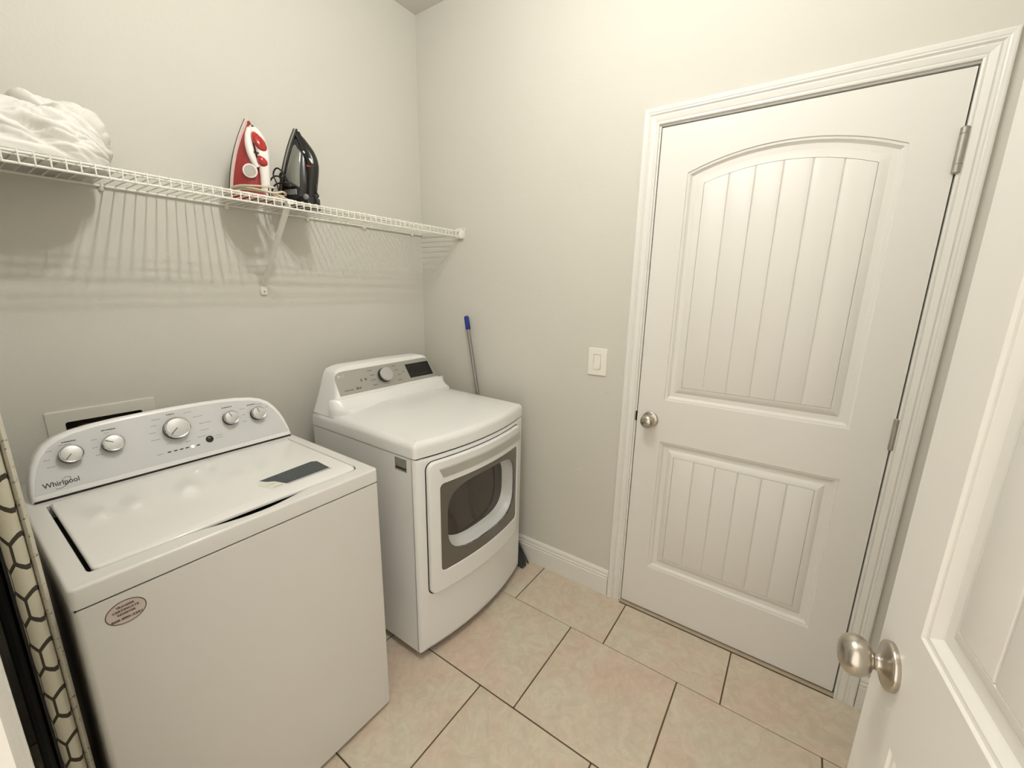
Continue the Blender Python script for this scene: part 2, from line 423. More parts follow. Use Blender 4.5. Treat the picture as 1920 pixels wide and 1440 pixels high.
box(bm, 0.037, 0.050, OL - 0.012, OL, 0, zt); box(bm, 0.037, 0.050, ORr, ORr + 0.012, 0, zt); box(bm, 0.037, 0.050, ORr, OL, zt - 0.012, zt); box(bm, 0.0375, 0.0385, ORr, OL, 0, zt)
mk('stop_gap_shade', bm, DARK, t1)  # stop plus backing sheet, near-black to paint shade into the door gaps
mk('strike_plate', rbox(-0.0015, 0.012, OL - 0.0005, OL + 0.0045, 0.905, 0.948, 0.001, 1), BRASSD, t1)
bm = slab([(-0.012, 0.0), (-0.009, 0.004), (0.0, 0.0055), (0.05, 0.0055), (0.05, 0.0)], ORr, OL, mapf=lambda u, v, w: (u, w, v))
mk('sill', bm, SILL, t1)
bm = NEW(); box(bm, -0.0185, -0.0120, ORr, OL, -0.002, 0.0012); mk('sill_joint', bm, GROUT, t1)
bm = NEW(); box(bm, 0.006, 0.035, ORr, OL, 0.005, 0.012); mk('under_door_shade', bm, DARK, t1)  # near-black filler painting the shade in the gap under the door
BBP = [(0, 0), (0.0145, 0), (0.0145, 0.090), (0.0120, 0.093), (0.0118, 0.097), (0.0140, 0.100), (0.0135, 0.105), (0.0100, 0.108), (0.0096, 0.112), (0.0118, 0.1155), (0.0105, 0.124), (0.0060, 0.131), (0, 0.1325)]
bm = NEW(); loft(bm, [[(-d, y, z) for d, z in BBP] for y in (-0.001, -1.2285)])
tag(mk('baseboard_right', bm, TRIM, sharp=20), 'white stepped baseboard between the dryer and the door casing', 'baseboard', kind='structure')
bm = NEW(); loft(bm, [[(-d, y, z) for d, z in BBP] for y in (-2.1745, WY)])
tag(mk('baseboard_corner', bm, TRIM, sharp=20), 'short white baseboard right of the door casing under the open door knob', 'baseboard', kind='structure')
bm = NEW(); loft(bm, [[(x, WY + d, z) for d, z in BBP] for x in (-0.018, -1.70)])
tag(mk('baseboard_front', bm, TRIM, sharp=20), 'white baseboard on the wall hidden behind the open door', 'baseboard', kind='structure')
t2 = root('trim_2', (WX, -1.72, 0), 'blurred white doorway casing at the bottom left corner', 'door casing', kind='structure')
casing(t2, -1.322, -2.135, 2.06, lambda d, y, z: (WX + d, y, z))
bm = NEW(); box(bm, WX - T, WX, -1.322, -1.310, 0, 2.06); box(bm, WX - T, WX, -2.147, -2.135, 0, 2.06); box(bm, WX - T, WX, -2.147, -1.310, 2.06, 2.072)
mk('jamb', bm, TRIM, t2)

# --- panelled doors
def knob_parts(parent, x, z, lock):
    k = mk('knob', lathe(NEW(), [(0.0, 0.0), (0.0335, 0.0), (0.0340, 0.004), (0.0335, 0.0070), (0.0310, 0.0086), (0.0240, 0.0100), (0.0165, 0.0126), (0.0132, 0.0155),
                   (0.0118, 0.0180), (0.0115, 0.0215), (0.0135, 0.0236), (0.0195, 0.0262), (0.0245, 0.0306), (0.0280, 0.0372), (0.0288, 0.0440), (0.0275, 0.0500),
                   (0.0235, 0.0560), (0.0165, 0.0600), (0.0080, 0.0620), (0.0, 0.0624)], (x, 0, z), (0, -1, 0), 40), NICKEL, parent, sharp=50)
    if lock:
        mk('lock_button', lathe(NEW(), [(0.0, 0.060), (0.0085, 0.0605), (0.0085, 0.0635), (0.006, 0.0645), (0.0055, 0.0635), (0, 0.0635)], (x, 0, z), (0, -1, 0), 20), NICKEL, k)
    return k
def panelled_door(name, label, w, loc, rotz, lock, hinges):
    d = root(name, loc, label, 'door', kind='structure', rotz=rotz, local=True)
    st = 0.105; xm = w / 2; c = (w - 2 * st) / 2; sag = 0.061
    R = (c * c + sag * sag) / (2 * sag); crest = 1.937 + 0.000; zc = crest - R
    def arc(rad, half, n=14):
        return [(xm + half * (1 - 2 * k / n), zc + math.sqrt(max(rad * rad - (half * (1 - 2 * k / n)) ** 2, 0))) for k in range(n + 1)]
    up = [(st, 1.014), (w - st, 1.014)] + arc(R, c)
    lo = [(st, 0.233), (w - st, 0.233), (w - st, 0.834), (st, 0.834)]
    D = lambda u, v, wv: (u, -wv, v)
    bm = NEW()
    outer = [(0, DZ), (w, DZ), (w, DZ + DH), (0, DZ + DH)]
    polys = [[Vector((x, 0, z)) for x, z in q] for q in (outer, up, lo)]
    vs = [bm.verts.new(p) for q in polys for p in q]
    for t in tessellate_polygon([[Vector((p.x, p.z, 0)) for p in q] for q in polys]): bm.faces.new([vs[i] for i in t])
    loft(bm, [[(x, 0, z) for x, z in outer], [(x, 0.035, z) for x, z in outer]], False, True)
    mk('leaf', bm, DOORP, d)
    prof = [(0, 0), (0.0018, -0.0036), (0.0045, -0.0044), (0.0085, -0.0040), (0.0098, -0.0050), (0.0140, -0.0112), (0.0175, -0.0134), (0.0345, -0.0138), (0.0358, -0.0126), (0.0568, -0.0040), (0.0600, -0.0034), (0.0606, -0.0065)]
    for q, isup in ((up, True), (lo, False)):
        bm = NEW(); loft(bm, [[D(x, z, dp) for x, z in inset(q, i)] for i, dp in prof], False, True)
        p = mk('panel', bm, DOORP, d, sharp=25)
        n = 6; xa, xb = st + 0.0612, w - st - 0.0612; pw = (xb - xa) / n; g = 0.0020
        for k in range(n):
            a, b = xa + k * pw + (g if k else 0), xa + (k + 1) * pw - (g if k < n - 1 else 0)
            if isup:
                rad = R - 0.0612; zf = lambda x: zc + math.sqrt(rad * rad - (x - xm) ** 2)
                pol = [(a, 1.014 + 0.0612), (b, 1.014 + 0.0612)] + [(b + (a - b) * j / 4, zf(b + (a - b) * j / 4)) for j in range(5)]
            else:
                pol = [(a, 0.233 + 0.0612), (b, 0.233 + 0.0612), (b, 0.834 - 0.0612), (a, 0.834 - 0.0612)]
            mk('plank', slab(pol, -0.0062, -0.0029, 0.0014, 2, D), DOORP, p, sharp=25)
    knob_parts(d, 0.056, 0.922, lock)
    for zc_, rad, ln in hinges:
        bm = NEW(); x = w + 0.002
        prof2 = [(0, -ln / 2 - 0.004), (rad * 0.6, -ln / 2 - 0.003), (rad, -ln / 2)]
        for kk in range(1, 3): 
            z_ = -ln / 2 + ln * (0.18, 0.86)[kk - 1]; prof2 += [(rad, z_ - 0.001), (rad * 0.86, z_ - 0.0008), (rad * 0.86, z_ + 0.0008), (rad, z_ + 0.001)]
        prof2 += [(rad, ln / 2), (rad * 0.6, ln / 2 + 0.003), (0, ln / 2 + 0.004)]
        lathe(bm, prof2, (x, -rad * 0.75, zc_), (0, 0, 1), 16)
        box(bm, x - 0.0015, x + 0.0015, -0.004, 0.02, zc_ - ln / 2, zc_ + ln / 2)
        mk('hinge', bm, HINGE, d, sharp=30)
    return d
panelled_door('door_1', 'closed white two panel plank door with arched top and silver knob', 0.812, (0, YL, 0), -math.pi / 2, True, [(1.838, 0.0100, 0.112), (1.021, 0.0075, 0.10), (0.215, 0.0075, 0.10)])
panelled_door('door_2', 'open white plank door at the right edge with large silver knob', 0.762, (-0.9455, -1.9960, 0.009), math.radians(-172.67), False, [])

# --- ceiling light (lights the room; two bulbs in a row)
cl = root('ceiling_light', (-1.05, -1.31, CZ), 'two bulb ceiling light overhead in the middle of the room', 'ceiling light')
mk('canopy', slab(rr(-1.05 - 0.06, -1.05 + 0.06, -1.31 - 0.22, -1.31 + 0.22, 0.05, 6), 0, 0.03, 0.012, 3, lambda u, v, w: (u, v, CZ - w)), NICKEL, cl)
for y in (-1.16, -1.46):
    mk('socket', lathe(NEW(), [(0, 0.028), (0.03, 0.028), (0.03, 0.04), (0.018, 0.05), (0.016, 0.075), (0, 0.075)], (-1.05, y, CZ), (0, 0, -1), 20), PLAST, cl)
    mk('bulb', lathe(NEW(), [(0, 0.075)] + [(0.026 * math.sin(math.pi * k / 14), 0.102 - 0.026 * math.cos(math.pi * k / 14)) for k in range(2, 14, 2)] + [(0, 0.128)], (-1.05, y, CZ), (0, 0, -1), 10), BULBM, cl)

# ================================================================== WASHING MACHINE
wx0, wx1, wyf, wyb = -1.645, -0.976, -0.815, -0.135
washer = root('washing_machine', ((wx0 + wx1) / 2, -0.47, 0), 'white top loading washing machine with five silver knobs on rounded console', 'washer')
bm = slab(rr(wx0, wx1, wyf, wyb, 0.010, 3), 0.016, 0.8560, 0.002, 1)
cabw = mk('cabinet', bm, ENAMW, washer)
for x in (wx0 + 0.05, wx1 - 0.05):
    for y in (wyf + 0.05, wyb - 0.05): mk('foot', lathe(NEW(), [(0, 0), (0.02, 0), (0.02, 0.006), (0.012, 0.008), (0.012, 0.018), (0, 0.018)], (x, y, 0), (0, 0, 1), 12), KNOBD, washer)
# deck with lid opening and finger scoop
lx0, lx1, ly0, ly1 = -1.6105, -1.0105, -0.772, -0.352
hole = [(lx0, ly1), (lx0, ly0 + 0.012), (lx0 + 0.003, ly0 + 0.003), (lx0 + 0.012, ly0)]
for k in range(13):
    s = k / 12; x = -1.445 + 0.275 * s; hole.append((x, ly0 - 0.022 * math.sin(math.pi * s) ** 1.3))
hole += [(lx1 - 0.022, ly0), (lx1 - 0.008, ly0 + 0.006), (lx1, ly0 + 0.022), (lx1, ly1)]
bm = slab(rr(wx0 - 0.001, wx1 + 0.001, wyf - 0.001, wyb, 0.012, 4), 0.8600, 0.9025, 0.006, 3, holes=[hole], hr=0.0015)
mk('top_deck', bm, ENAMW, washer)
bm = NEW(); box(bm, wx0 + 0.003, wx1 - 0.003, wyf + 0.003, wyb - 0.01, 0.8545, 0.861); box(bm, lx0 - 0.01, lx1 + 0.01, ly0 - 0.03, ly1 + 0.01, 0.862, 0.866)
mk('seam_shadow_gap', bm, DARK, washer)
lid_out = [(lx0 + 0.0075, ly1), (lx0 + 0.0075, ly0 + 0.016), (lx0 + 0.010, ly0 + 0.007), (lx0 + 0.018, ly0 + 0.003)] + [(-1.445 + 0.275 * k / 10, ly0 + 0.003 + 0.003 * math.sin(math.pi * k / 10)) for k in range(11)] + \
          [(lx1 - 0.024, ly0 + 0.003), (lx1 - 0.011, ly0 + 0.009), (lx1 - 0.003, ly0 + 0.024), (lx1 - 0.003, ly1)]
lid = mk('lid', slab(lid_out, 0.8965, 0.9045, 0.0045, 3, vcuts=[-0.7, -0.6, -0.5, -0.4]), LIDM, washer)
# warning label and paper energy label on the lid
LZ = lambda u, v, w: (u, v, 0.9046 + w)
lab = mk('warning_label', slab([(-1.197, -0.702), (-1.064, -0.700), (-1.061, -0.624), (-1.075, -0.613), (-1.235, -0.628), (-1.225, -0.650), (-1.210, -0.664)], 0, 0.0003, 0, mapf=LZ), WLABEL, lid)
bm = NEW(); random.seed(4)
for row, (v0, hgt) in enumerate(((-0.634, 0.010), (-0.654, 0.009), (-0.668, 0.006), (-0.680, 0.006), (-0.692, 0.005))):
    u = -1.185 + 0.002 * row
    while u < -1.075:
        l = random.uniform(0.006, 0.016); quad(bm, u, min(u + l, -1.072), v0 - hgt / 2, v0 + hgt / 2, 0.0005, LZ); u += l + 0.003
tag(mk('label_text', bm, WLINE, lab), kind='stuff')
mk('paper_label', slab([(-1.237, -0.708), (-1.192, -0.708), (-1.204, -0.668), (-1.218, -0.652), (-1.243, -0.640), (-1.250, -0.655)], 0, 0.0002, 0, mapf=LZ), WPAPER, lid)
bm = NEW(); quad(bm, -1.230, -1.205, -0.701, -0.698, 0.0004, LZ); quad(bm, -1.236, -1.214, -0.676, -0.674, 0.0004, LZ); tag(mk('label_text', bm, PRINT, lid), kind='stuff')
bm = NEW(); quad(bm, -1.196, -1.062, -0.709, -0.7045, 0.0002, LZ); mk('label_text', bm, PRINT, lid)

# console
TH = math.radians(25); CX = -1.3058
def cf(u, v, w):
    """u world x, v up the sloped face, w out of the face (negative w runs straight back)"""
    y, z = -0.3255 + v * math.sin(TH), 0.9035 + v * math.cos(TH)
    if w >= 0: return (u, y - w * math.cos(TH), z + w * math.sin(TH))
    return (u, y - w, z + 0.24 * w)
half = [(0.3235, 0.0006), (0.3225, 0.030), (0.3165, 0.067), (0.3080, 0.096), (0.2960, 0.122), (0.2790, 0.144), (0.2560, 0.1600), (0.2250, 0.1705), (0.1800, 0.1780), (0.1200, 0.1825), (0.0600, 0.1845)]
outl = [(CX + a, b) for a, b in half] + [(CX, 0.1852)] + [(CX - a, b) for a, b in reversed(half)]
con = mk('console', slab(outl, -0.070, 0.0, 0.009, 3, cf, cuts=[CX]), PLAST, washer)
sg = NEW(); box(sg, CX - 0.319, CX + 0.319, -0.3235, -0.27, 0.9005, 0.9080); mk('console_gap', sg, DARK, washer)
inner = [(CX + a * 0.972, max(b - 0.011, 0.019)) for a, b in half[1:]]
inner = [(CX + 0.3150, 0.019)] + inner[1:] + [(CX, 0.1735)] + [(2 * CX - x, b) for x, b in reversed([(CX + 0.3150, 0.019)] + inner[1:])]
face = mk('face_plate', slab(inner, -0.001, 0.0007, 0.0004, 1, cf), PANEL, con)
for (kx, kt, kr, pa, cast) in ((-1.541, 0.104, 0.0235, 228, 1), (-1.457, 0.109, 0.0235, 148, 1), (-1.310, 0.114, 0.0325, 222, 1), (-1.161, 0.110, 0.0225, 108, 1), (-1.076, 0.106, 0.0225, 100, 1)):
    o = Vector(cf(kx, kt, 0.0005)); ax = Vector((0, -math.cos(TH), math.sin(TH)))
    kb = mk('knob', lathe(NEW(), [(0, 0), (kr * 1.0, 0), (kr * 1.0, 0.004), (kr * 0.95, 0.012), (kr * 0.97, 0.0165), (0, 0.0165)], o, ax, 36), KNOBD, washer)
    mk('knob_ring', lathe(NEW(), [(kr * 0.90, 0.0160), (kr * 1.0, 0.0165), (kr * 1.03, 0.0190), (kr * 1.01, 0.0215), (kr * 0.95, 0.0232), (kr * 0.88, 0.0225), (0, 0.0222)], o, ax, 40), CHROME, kb)
    mk('knob_cap', lathe(NEW(), [(0, 0.0222), (kr * 0.87, 0.0226), (kr * 0.84, 0.0236), (kr * 0.5, 0.0246), (0, 0.0250)], o, ax, 36), KNOBC, kb)
    a = math.radians(pa); bm = NEW(); ca, sa = math.cos(a), math.sin(a)
    P = [(kr * 0.06, -kr * 0.045), (kr * 0.80, -kr * 0.045), (kr * 0.80, kr * 0.045), (kr * 0.06, kr * 0.045)]
    slab([(kx + p * ca - q * sa, kt + p * sa + q * ca) for p, q in P], 0.0215, 0.0262, 0.0004, 1, cf, bm=bm)
    mk('pointer', bm, POINTER, kb)
bt = mk('start_button', lathe(NEW(), [(0, 0), (0.0105, 0), (0.0105, 0.003), (0.009, 0.005), (0.005, 0.0065), (0, 0.007)], cf(-1.234, 0.058, 0.0005), (0, -math.cos(TH), math.sin(TH)), 24), KNOBD, washer)
for i, lx in enumerate((-1.342, -1.3265, -1.3115, -1.2970, -1.2825, -1.2675)):
    if i == 4: mk('lit_indicator', slab(circ(lx, 0.0478, 0.0042, 16), 0, 0.0014, 0.0006, 1, cf), LEDON, con)
    else: mk('indicator', slab(rr(lx - 0.0046, lx + 0.0046, 0.0462, 0.0495, 0.0006, 1), 0, 0.0012, 0, 1, cf), LED, con)
# small print around the knobs: short grey strokes, too fine to read in the photograph
random.seed(7)
def words(bm, cx, cy, ln, h, mapf, w=0.0010):
    u = cx - ln / 2
    while u < cx + ln / 2 - 0.001:
        l = random.uniform(0.0015, 0.004); quad(bm, u, min(u + l, cx + ln / 2), cy - h / 2 * random.uniform(0.7, 1), cy + h / 2 * random.uniform(0.7, 1), w, mapf); u += l + random.choice((0.0006, 0.0006, 0.0014))
bm = NEW()
for cx_, cy_, ln in ((-1.546, 0.1335, 0.024), (-1.577, 0.124, 0.011), (-1.584, 0.102, 0.013), (-1.580, 0.083, 0.016), (-1.462, 0.143, 0.010), (-1.490, 0.131, 0.012), (-1.493, 0.109, 0.010), (-1.489, 0.087, 0.014),
    (-1.268, 0.158, 0.022), (-1.246, 0.139, 0.026), (-1.232, 0.1145, 0.034), (-1.239, 0.092, 0.024), (-1.252, 0.072, 0.024), (-1.350, 0.154, 0.022), (-1.360, 0.136, 0.013), (-1.367, 0.115, 0.016), (-1.364, 0.093, 0.022),
    (-1.337, 0.0735, 0.011), (-1.291, 0.0665, 0.013), (-1.116, 0.134, 0.018), (-1.117, 0.113, 0.010), (-1.121, 0.090, 0.014), (-1.060, 0.139, 0.022), (-1.038, 0.124, 0.011), (-1.206, 0.064, 0.020), (-1.207, 0.056, 0.020), (-1.363, 0.0470, 0.018)):
    words(bm, cx_, cy_, ln, 0.0024, cf)
tag(mk('dial_print', bm, PRINT, con), kind='stuff')
bm = NEW()
for cx_, cy_, ln in ((-1.537, 0.1405, 0.028), (-1.456, 0.1515, 0.031), (-1.313, 0.1620, 0.020), (-1.160, 0.1500, 0.030), (-1.086, 0.1430, 0.026)): words(bm, cx_, cy_, ln, 0.0034, cf)
tag(mk('heading_print', bm, PRINTD, con), kind='stuff')
lg = text_mesh('Whirlpool', 0.0185, -1.571, 0.0375, cf, 0.0012, width=0.066, bold=0.0002)
P = [(-1.584, 0.0255), (-1.580, 0.0235), (-1.572, 0.0245), (-1.562, 0.0300), (-1.554, 0.0400), (-1.553, 0.0475), (-1.559, 0.0500), (-1.566, 0.0485)]
for (a, b), (c, d_) in zip(P[:-1], P[1:]):
    n = Vector((-(d_ - b), c - a)).normalized() * 0.0005
    lg.faces.new([lg.verts.new(cf(*q, 0.0012)) for q in ((a - n.x, b - n.y), (c - n.x, d_ - n.y), (c + n.x, d_ + n.y), (a + n.x, b + n.y))])
tag(mk('logo', lg, PRINTD, con), kind='stuff')
# oval sticker on the front
FW = lambda u, v, w: (u, wyf - w, v)
ov = mk('oval_sticker', slab(circ(-1.5765, 0.815, 0.0305, 40, 0.0245), 0, 0.0004, 0, mapf=FW), STICK, washer)
mk('sticker_rim', slab(circ(-1.5765, 0.815, 0.0310, 40, 0.0250), 0, 0.0007, 0, mapf=FW, holes=[circ(-1.5765, 0.815, 0.0296, 40, 0.0236)]), STICKT, ov)
bm = NEW()
for t_, s_, y_, w_ in (('TRANSFER', 0.0058, 0.8285, 0.028), ('CERTIFICATE', 0.0058, 0.8205, 0.040), ('REGISTER', 0.0058, 0.8125, 0.028), ('888-880-2281', 0.0064, 0.8020, 0.047)):
    q = text_mesh(t_, s_, -1.5765, y_, FW, 0.0007, width=w_, bold=0.00022); me = bpy.data.meshes.new('t'); q.to_mesh(me); q.free(); bm.from_mesh(me); bpy.data.meshes.remove(me)
tag(mk('sticker_text', bm, STICKT, ov), kind='stuff')

# ================================================================== DRYER
dx0, dx1, dyb, DCX = -0.795, -0.109, -0.135, -0.452
def yf(x): return -0.776 - 0.048 * (1 - ((x - DCX) / 0.343) ** 2)
dryer = root('tumble_dryer', (DCX, -0.46, 0), 'white front loading dryer with glass door window and grey control panel', 'dryer')
def dplan(e=0.0, rc=0.018):
    P = [(dx1 - e, dyb), (dx0 + e, dyb)]
    P += [(dx0 + e, yf(dx0) + rc + e)]
    for k in range(1, 5):
        a = math.pi / 2 * k / 4; P.append((dx0 + e + rc * (1 - math.cos(a)), yf(dx0 + rc) + e + rc * (1 - math.sin(a)) * 0.8))
    for k in range(1, 20):
        x = dx0 + rc + (dx1 - dx0 - 2 * rc) * k / 20; P.append((x, yf(x) + e))
    for k in range(4, 0, -1):
        a = math.pi / 2 * k / 4; P.append((dx1 - e - rc * (1 - math.cos(a)), yf(dx0 + rc) + e + rc * (1 - math.sin(a)) * 0.8))
    P += [(dx1 - e, yf(dx1) + rc + e)]
    return P
FD = lambda u, v, w: (u, yf(u) - w, v)
ye = yf(dx0) + 0.014
mk('cabinet', slab([(dx1, dyb), (dx0, dyb), (dx0, ye), (dx0 + 0.02, ye), (dx0 + 0.02, -0.66), (dx1 - 0.02, -0.66), (dx1 - 0.02, ye), (dx1, ye)], 0.034, 0.8535, 0.0), ENAM, dryer)
mk('front_panel', slab(rr(dx0, dx1, 0.034, 0.8535, 0.001, 1), -0.016, 0.0, 0.012, 4, FD, holes=[rr(-0.70, -0.21, 0.38, 0.73, 0.03, 4)], cuts=[dx0 + 0.0343 * k for k in range(1, 20)]), ENAM, dryer, sharp=40)
mk('shade_base', slab(dplan(0.035), 0.0, 0.037, 0), DARK, dryer)  # inset base coloured near-black as the shade under the raised cabinet
mk('seam_shadow_gap', slab(dplan(0.004), 0.850, 0.860, 0), DARK, dryer)
def topmap(u, v, w):
    k = max(0.0, (w - 0.870) / 0.045)
    return (u, v, w + k * 0.072 * max(0, v + 0.80) * (1 - min(1, abs((u - DCX) / 0.343)) ** 4) * 1.0)
mk('top', slab(dplan(-0.001), 0.8570, 0.915, 0.024, 5, topmap, cuts=[dx0 + 0.0343 * 2 * k for k in range(1, 10)] + [dx0 + 0.024, dx1 - 0.024], vcuts=[-0.7, -0.6, -0.5, -0.4, -0.3, -0.2]), ENAM, dryer, sharp=60)
TD = math.radians(26.35)
def df(u, v, w):
    y, z = -0.271 + v * math.sin(TD), 0.990 + v * math.cos(TD)
    if w >= 0: return (u, y - w * math.cos(TD), z + w * math.sin(TD))
    f = min(1.0, -w); return (u, y + (-0.137 - y) * f, z)
out = [(-0.126, -0.085), (-0.146, -0.030), (-0.166, 0.030), (-0.182, 0.085), (-0.189, 0.103), (-0.200, 0.118), (-0.216, 0.127), (-0.240, 0.131)]
def mir(p): return [(2 * DCX - x, v) for x, v in reversed(p)]
outd = out + [(DCX, 0.1335)] + [(2 * DCX - x + (-0.012 if v < 0.12 else 0), v) for x, v in reversed(out)]
cond = mk('console', slab(outd, -1.0, 0.0, 0.015, 4, lambda u, v, w: df(u, v, w if w > -0.5 and w >= 0 else (w if w < -0.5 else w / 0.10)), cuts=[DCX]), PLAST, dryer, sharp=50)
bm = NEW()
prof = [(-0.262, 0.985), (-0.283, 0.9845), (-0.290, 0.980), (-0.305, 0.962), (-0.330, 0.949), (-0.350, 0.9435), (-0.350, 0.90), (-0.25, 0.90)]
loft(bm, [[(x, y + k_ * (-0.262 - y) * 0.9, z) for y, z in prof] for x, k_ in ((-0.790, 0.85), (-0.775, 0.55), (-0.757, 0.22), (-0.740, 0.0), (-0.165, 0.0), (-0.150, 0.22), (-0.135, 0.55), (-0.124, 0.85))]); mk('console_apron', bm, PLAST, cond, sharp=70)
pan = [(-0.168, 0.003), (-0.190, 0.090), (-0.196, 0.102), (-0.207, 0.110), (-0.222, 0.1135), (-0.682, 0.1100), (-0.712, 0.1080), (-0.726, 0.1020), (-0.735, 0.092), (-0.738, 0.080), (-0.740, 0.003)]
pn = mk('control_panel', slab(pan, -0.0005, 0.0016, 0.0008, 1, df), SILVER, cond)
axd = Vector((0, -math.cos(TD), math.sin(TD)))
ok_ = Vector(df(-0.493, 0.0590, 0.0016))
kd = mk('knob', lathe(NEW(), [(0, 0), (0.0345, 0), (0.0345, 0.006), (0.0325, 0.0085), (0.0318, 0.0160), (0, 0.0160)], ok_, axd, 40), KNOBD, dryer)
mk('knob_cap', lathe(NEW(), [(0, 0.0155), (0.0322, 0.0158), (0.0318, 0.0250), (0.0295, 0.0275), (0.015, 0.0285), (0, 0.0287)], ok_, axd, 40), KNOBC, kd)
mk('display_screen', slab([(-0.348, 0.021), (-0.194, 0.019), (-0.205, 0.093), (-0.357, 0.093)], 0.0012, 0.0024, 0.0004, 1, df), SCREEN, cond)
bm = NEW()
for cx_, cy_, ln in ((-0.562, 0.093, 0.026), (-0.556, 0.070, 0.024), (-0.560, 0.047, 0.027), (-0.555, 0.023, 0.026), (-0.426, 0.095, 0.024), (-0.416, 0.074, 0.020), (-0.406, 0.048, 0.020), (-0.414, 0.023, 0.028)): words(bm, cx_, cy_, ln, 0.0045, df, 0.0020)
words(bm, -0.692, 0.0215, 0.044, 0.0055, df, 0.0020)
for cx_, hw, hh, cy_ in ((-0.650, 0.006, 0.005, 0.023), (-0.636, 0.005, 0.004, 0.023), (-0.620, 0.0035, 0.0065, 0.056), (-0.596, 0.0055, 0.005, 0.057)): quad(bm, cx_ - hw, cx_ + hw, cy_ - hh, cy_ + hh, 0.0020, df)
bm.faces.new([bm.verts.new(df(*p, 0.002)) for p in circ(-0.381, 0.058, 0.0036, 12)])
tag(mk('panel_print', bm, PRINTS, cond), kind='stuff')
bm = NEW(); bm.faces.new([bm.verts.new(df(*p, 0.002)) for p in circ(-0.719, 0.088, 0.0060, 16)])
q = text_mesh('LG', 0.013, -0.700, 0.088, df, 0.002); me = bpy.data.meshes.new('t'); q.to_mesh(me); q.free(); bm.from_mesh(me); bpy.data.meshes.remove(me)
tag(mk('logo', bm, PRINTL, cond), kind='stuff')
bm = NEW(); words(bm, -0.335, 0.080, 0.012, 0.003, df, 0.0027); words(bm, -0.332, 0.040, 0.012, 0.003, df, 0.0027); words(bm, -0.28, 0.078, 0.05, 0.0025, df, 0.0027); words(bm, -0.27, 0.034, 0.08, 0.0025, df, 0.0027)
tag(mk('screen_print', bm, mat('screen_text', (0.05, 0.05, 0.045), 0.4), cond), kind='stuff')
# door
gx0, gx1, gz0, gz1 = -0.752, -0.168, 0.282, 0.832
cutx = [gx0 + (gx1 - gx0) * k / 14 for k in range(1, 14)]
win = rr(-0.706, -0.205, 0.370, 0.738, 0.018, 4)
door = mk('door', slab(rr(gx0, gx1, gz0, gz1, 0.030, 5), 0.000, 0.016, 0.007, 3, FD, holes=[win], cuts=cutx, hr=0.002), ENAM, dryer)
mk('door_gap', slab(rr(gx0 - 0.004, gx1 + 0.002, gz0 - 0.004, gz1 + 0.003, 0.032, 5), 0.0002, 0.0012, 0, mapf=FD, cuts=cutx, holes=[win]), DARK, door)
hz0, hz1, hx0, hx1 = 0.762, 0.826, -0.722, -0.176
def hmap(u, v, w):
    k = max(0.0, (v - 0.797) / (hz1 - 0.797)); x, y, z = FD(u - (0.030 if u < -0.5 else 0) * (v - hz0) / (hz1 - hz0), v, w); return (x, y + 0.016 * k, z)
mk('door_handle', slab([(hx0 + 0.030, hz0), (hx1, hz0), (hx1, hz1), (hx0 + 0.030, hz1)], 0.004, 0.0185, 0.002, 2, hmap, cuts=cutx, vcuts=[0.797]), HANDLE, door, sharp=12)
def sq(cx, cz, a, b, p, n=44):
    P = []
    for k in range(n):
        t = 2 * math.pi * k / n; c_, s_ = math.cos(t), math.sin(t)
        P.append((cx + a * math.copysign(abs(c_) ** (2 / p), c_), cz + b * math.copysign(abs(s_) ** (2 / p), s_)))
    return P
bowl = sq(-0.452, 0.568, 0.223, 0.147, 3.6)
mk('window_border', slab(win, 0.006, 0.0135, 0.0, 1, FD, holes=[bowl], cuts=cutx), GLASSB, door)
bm = NEW()
loft(bm, [[FD(x, z, 0.0135) for x, z in bowl], [FD(x, z, 0.000) for x, z in bowl], [FD(x, z, -0.045) for x, z in sq(-0.452, 0.572, 0.205, 0.130, 3.4)], [FD(x, z, -0.058) for x, z in sq(-0.452, 0.574, 0.198, 0.124, 3.2)]], False, False)
mk('window_tunnel', bm, TUNNEL, door, sharp=60)
bm = NEW()
loft(bm, [[FD(x, z, -0.0465) for x, z in sq(-0.452, 0.572, 0.2055, 0.1305, 3.4)], [FD(x, z, -0.050) for x, z in sq(-0.452, 0.573, 0.17, 0.105, 3.0)], [FD(x, z, -0.052) for x, z in sq(-0.452, 0.573, 0.08, 0.05, 2.5)]], False, True)
mk('window_glass', bm, PANE, door, sharp=80)
# the drawer line below the door, and a rating label on the left side
SL = lambda u, v, w: (dx0 - w, u, v)
rl = mk('rating_label', slab([(-0.735, 0.796), (-0.672, 0.796), (-0.672, 0.845), (-0.735, 0.845)], 0, 0.0004, 0, mapf=SL), RATING, dryer)
bm = NEW(); quad(bm, -0.733, -0.676, 0.803, 0.811, 0.0006, SL); mk('label_bar', bm, PRINTD, rl)

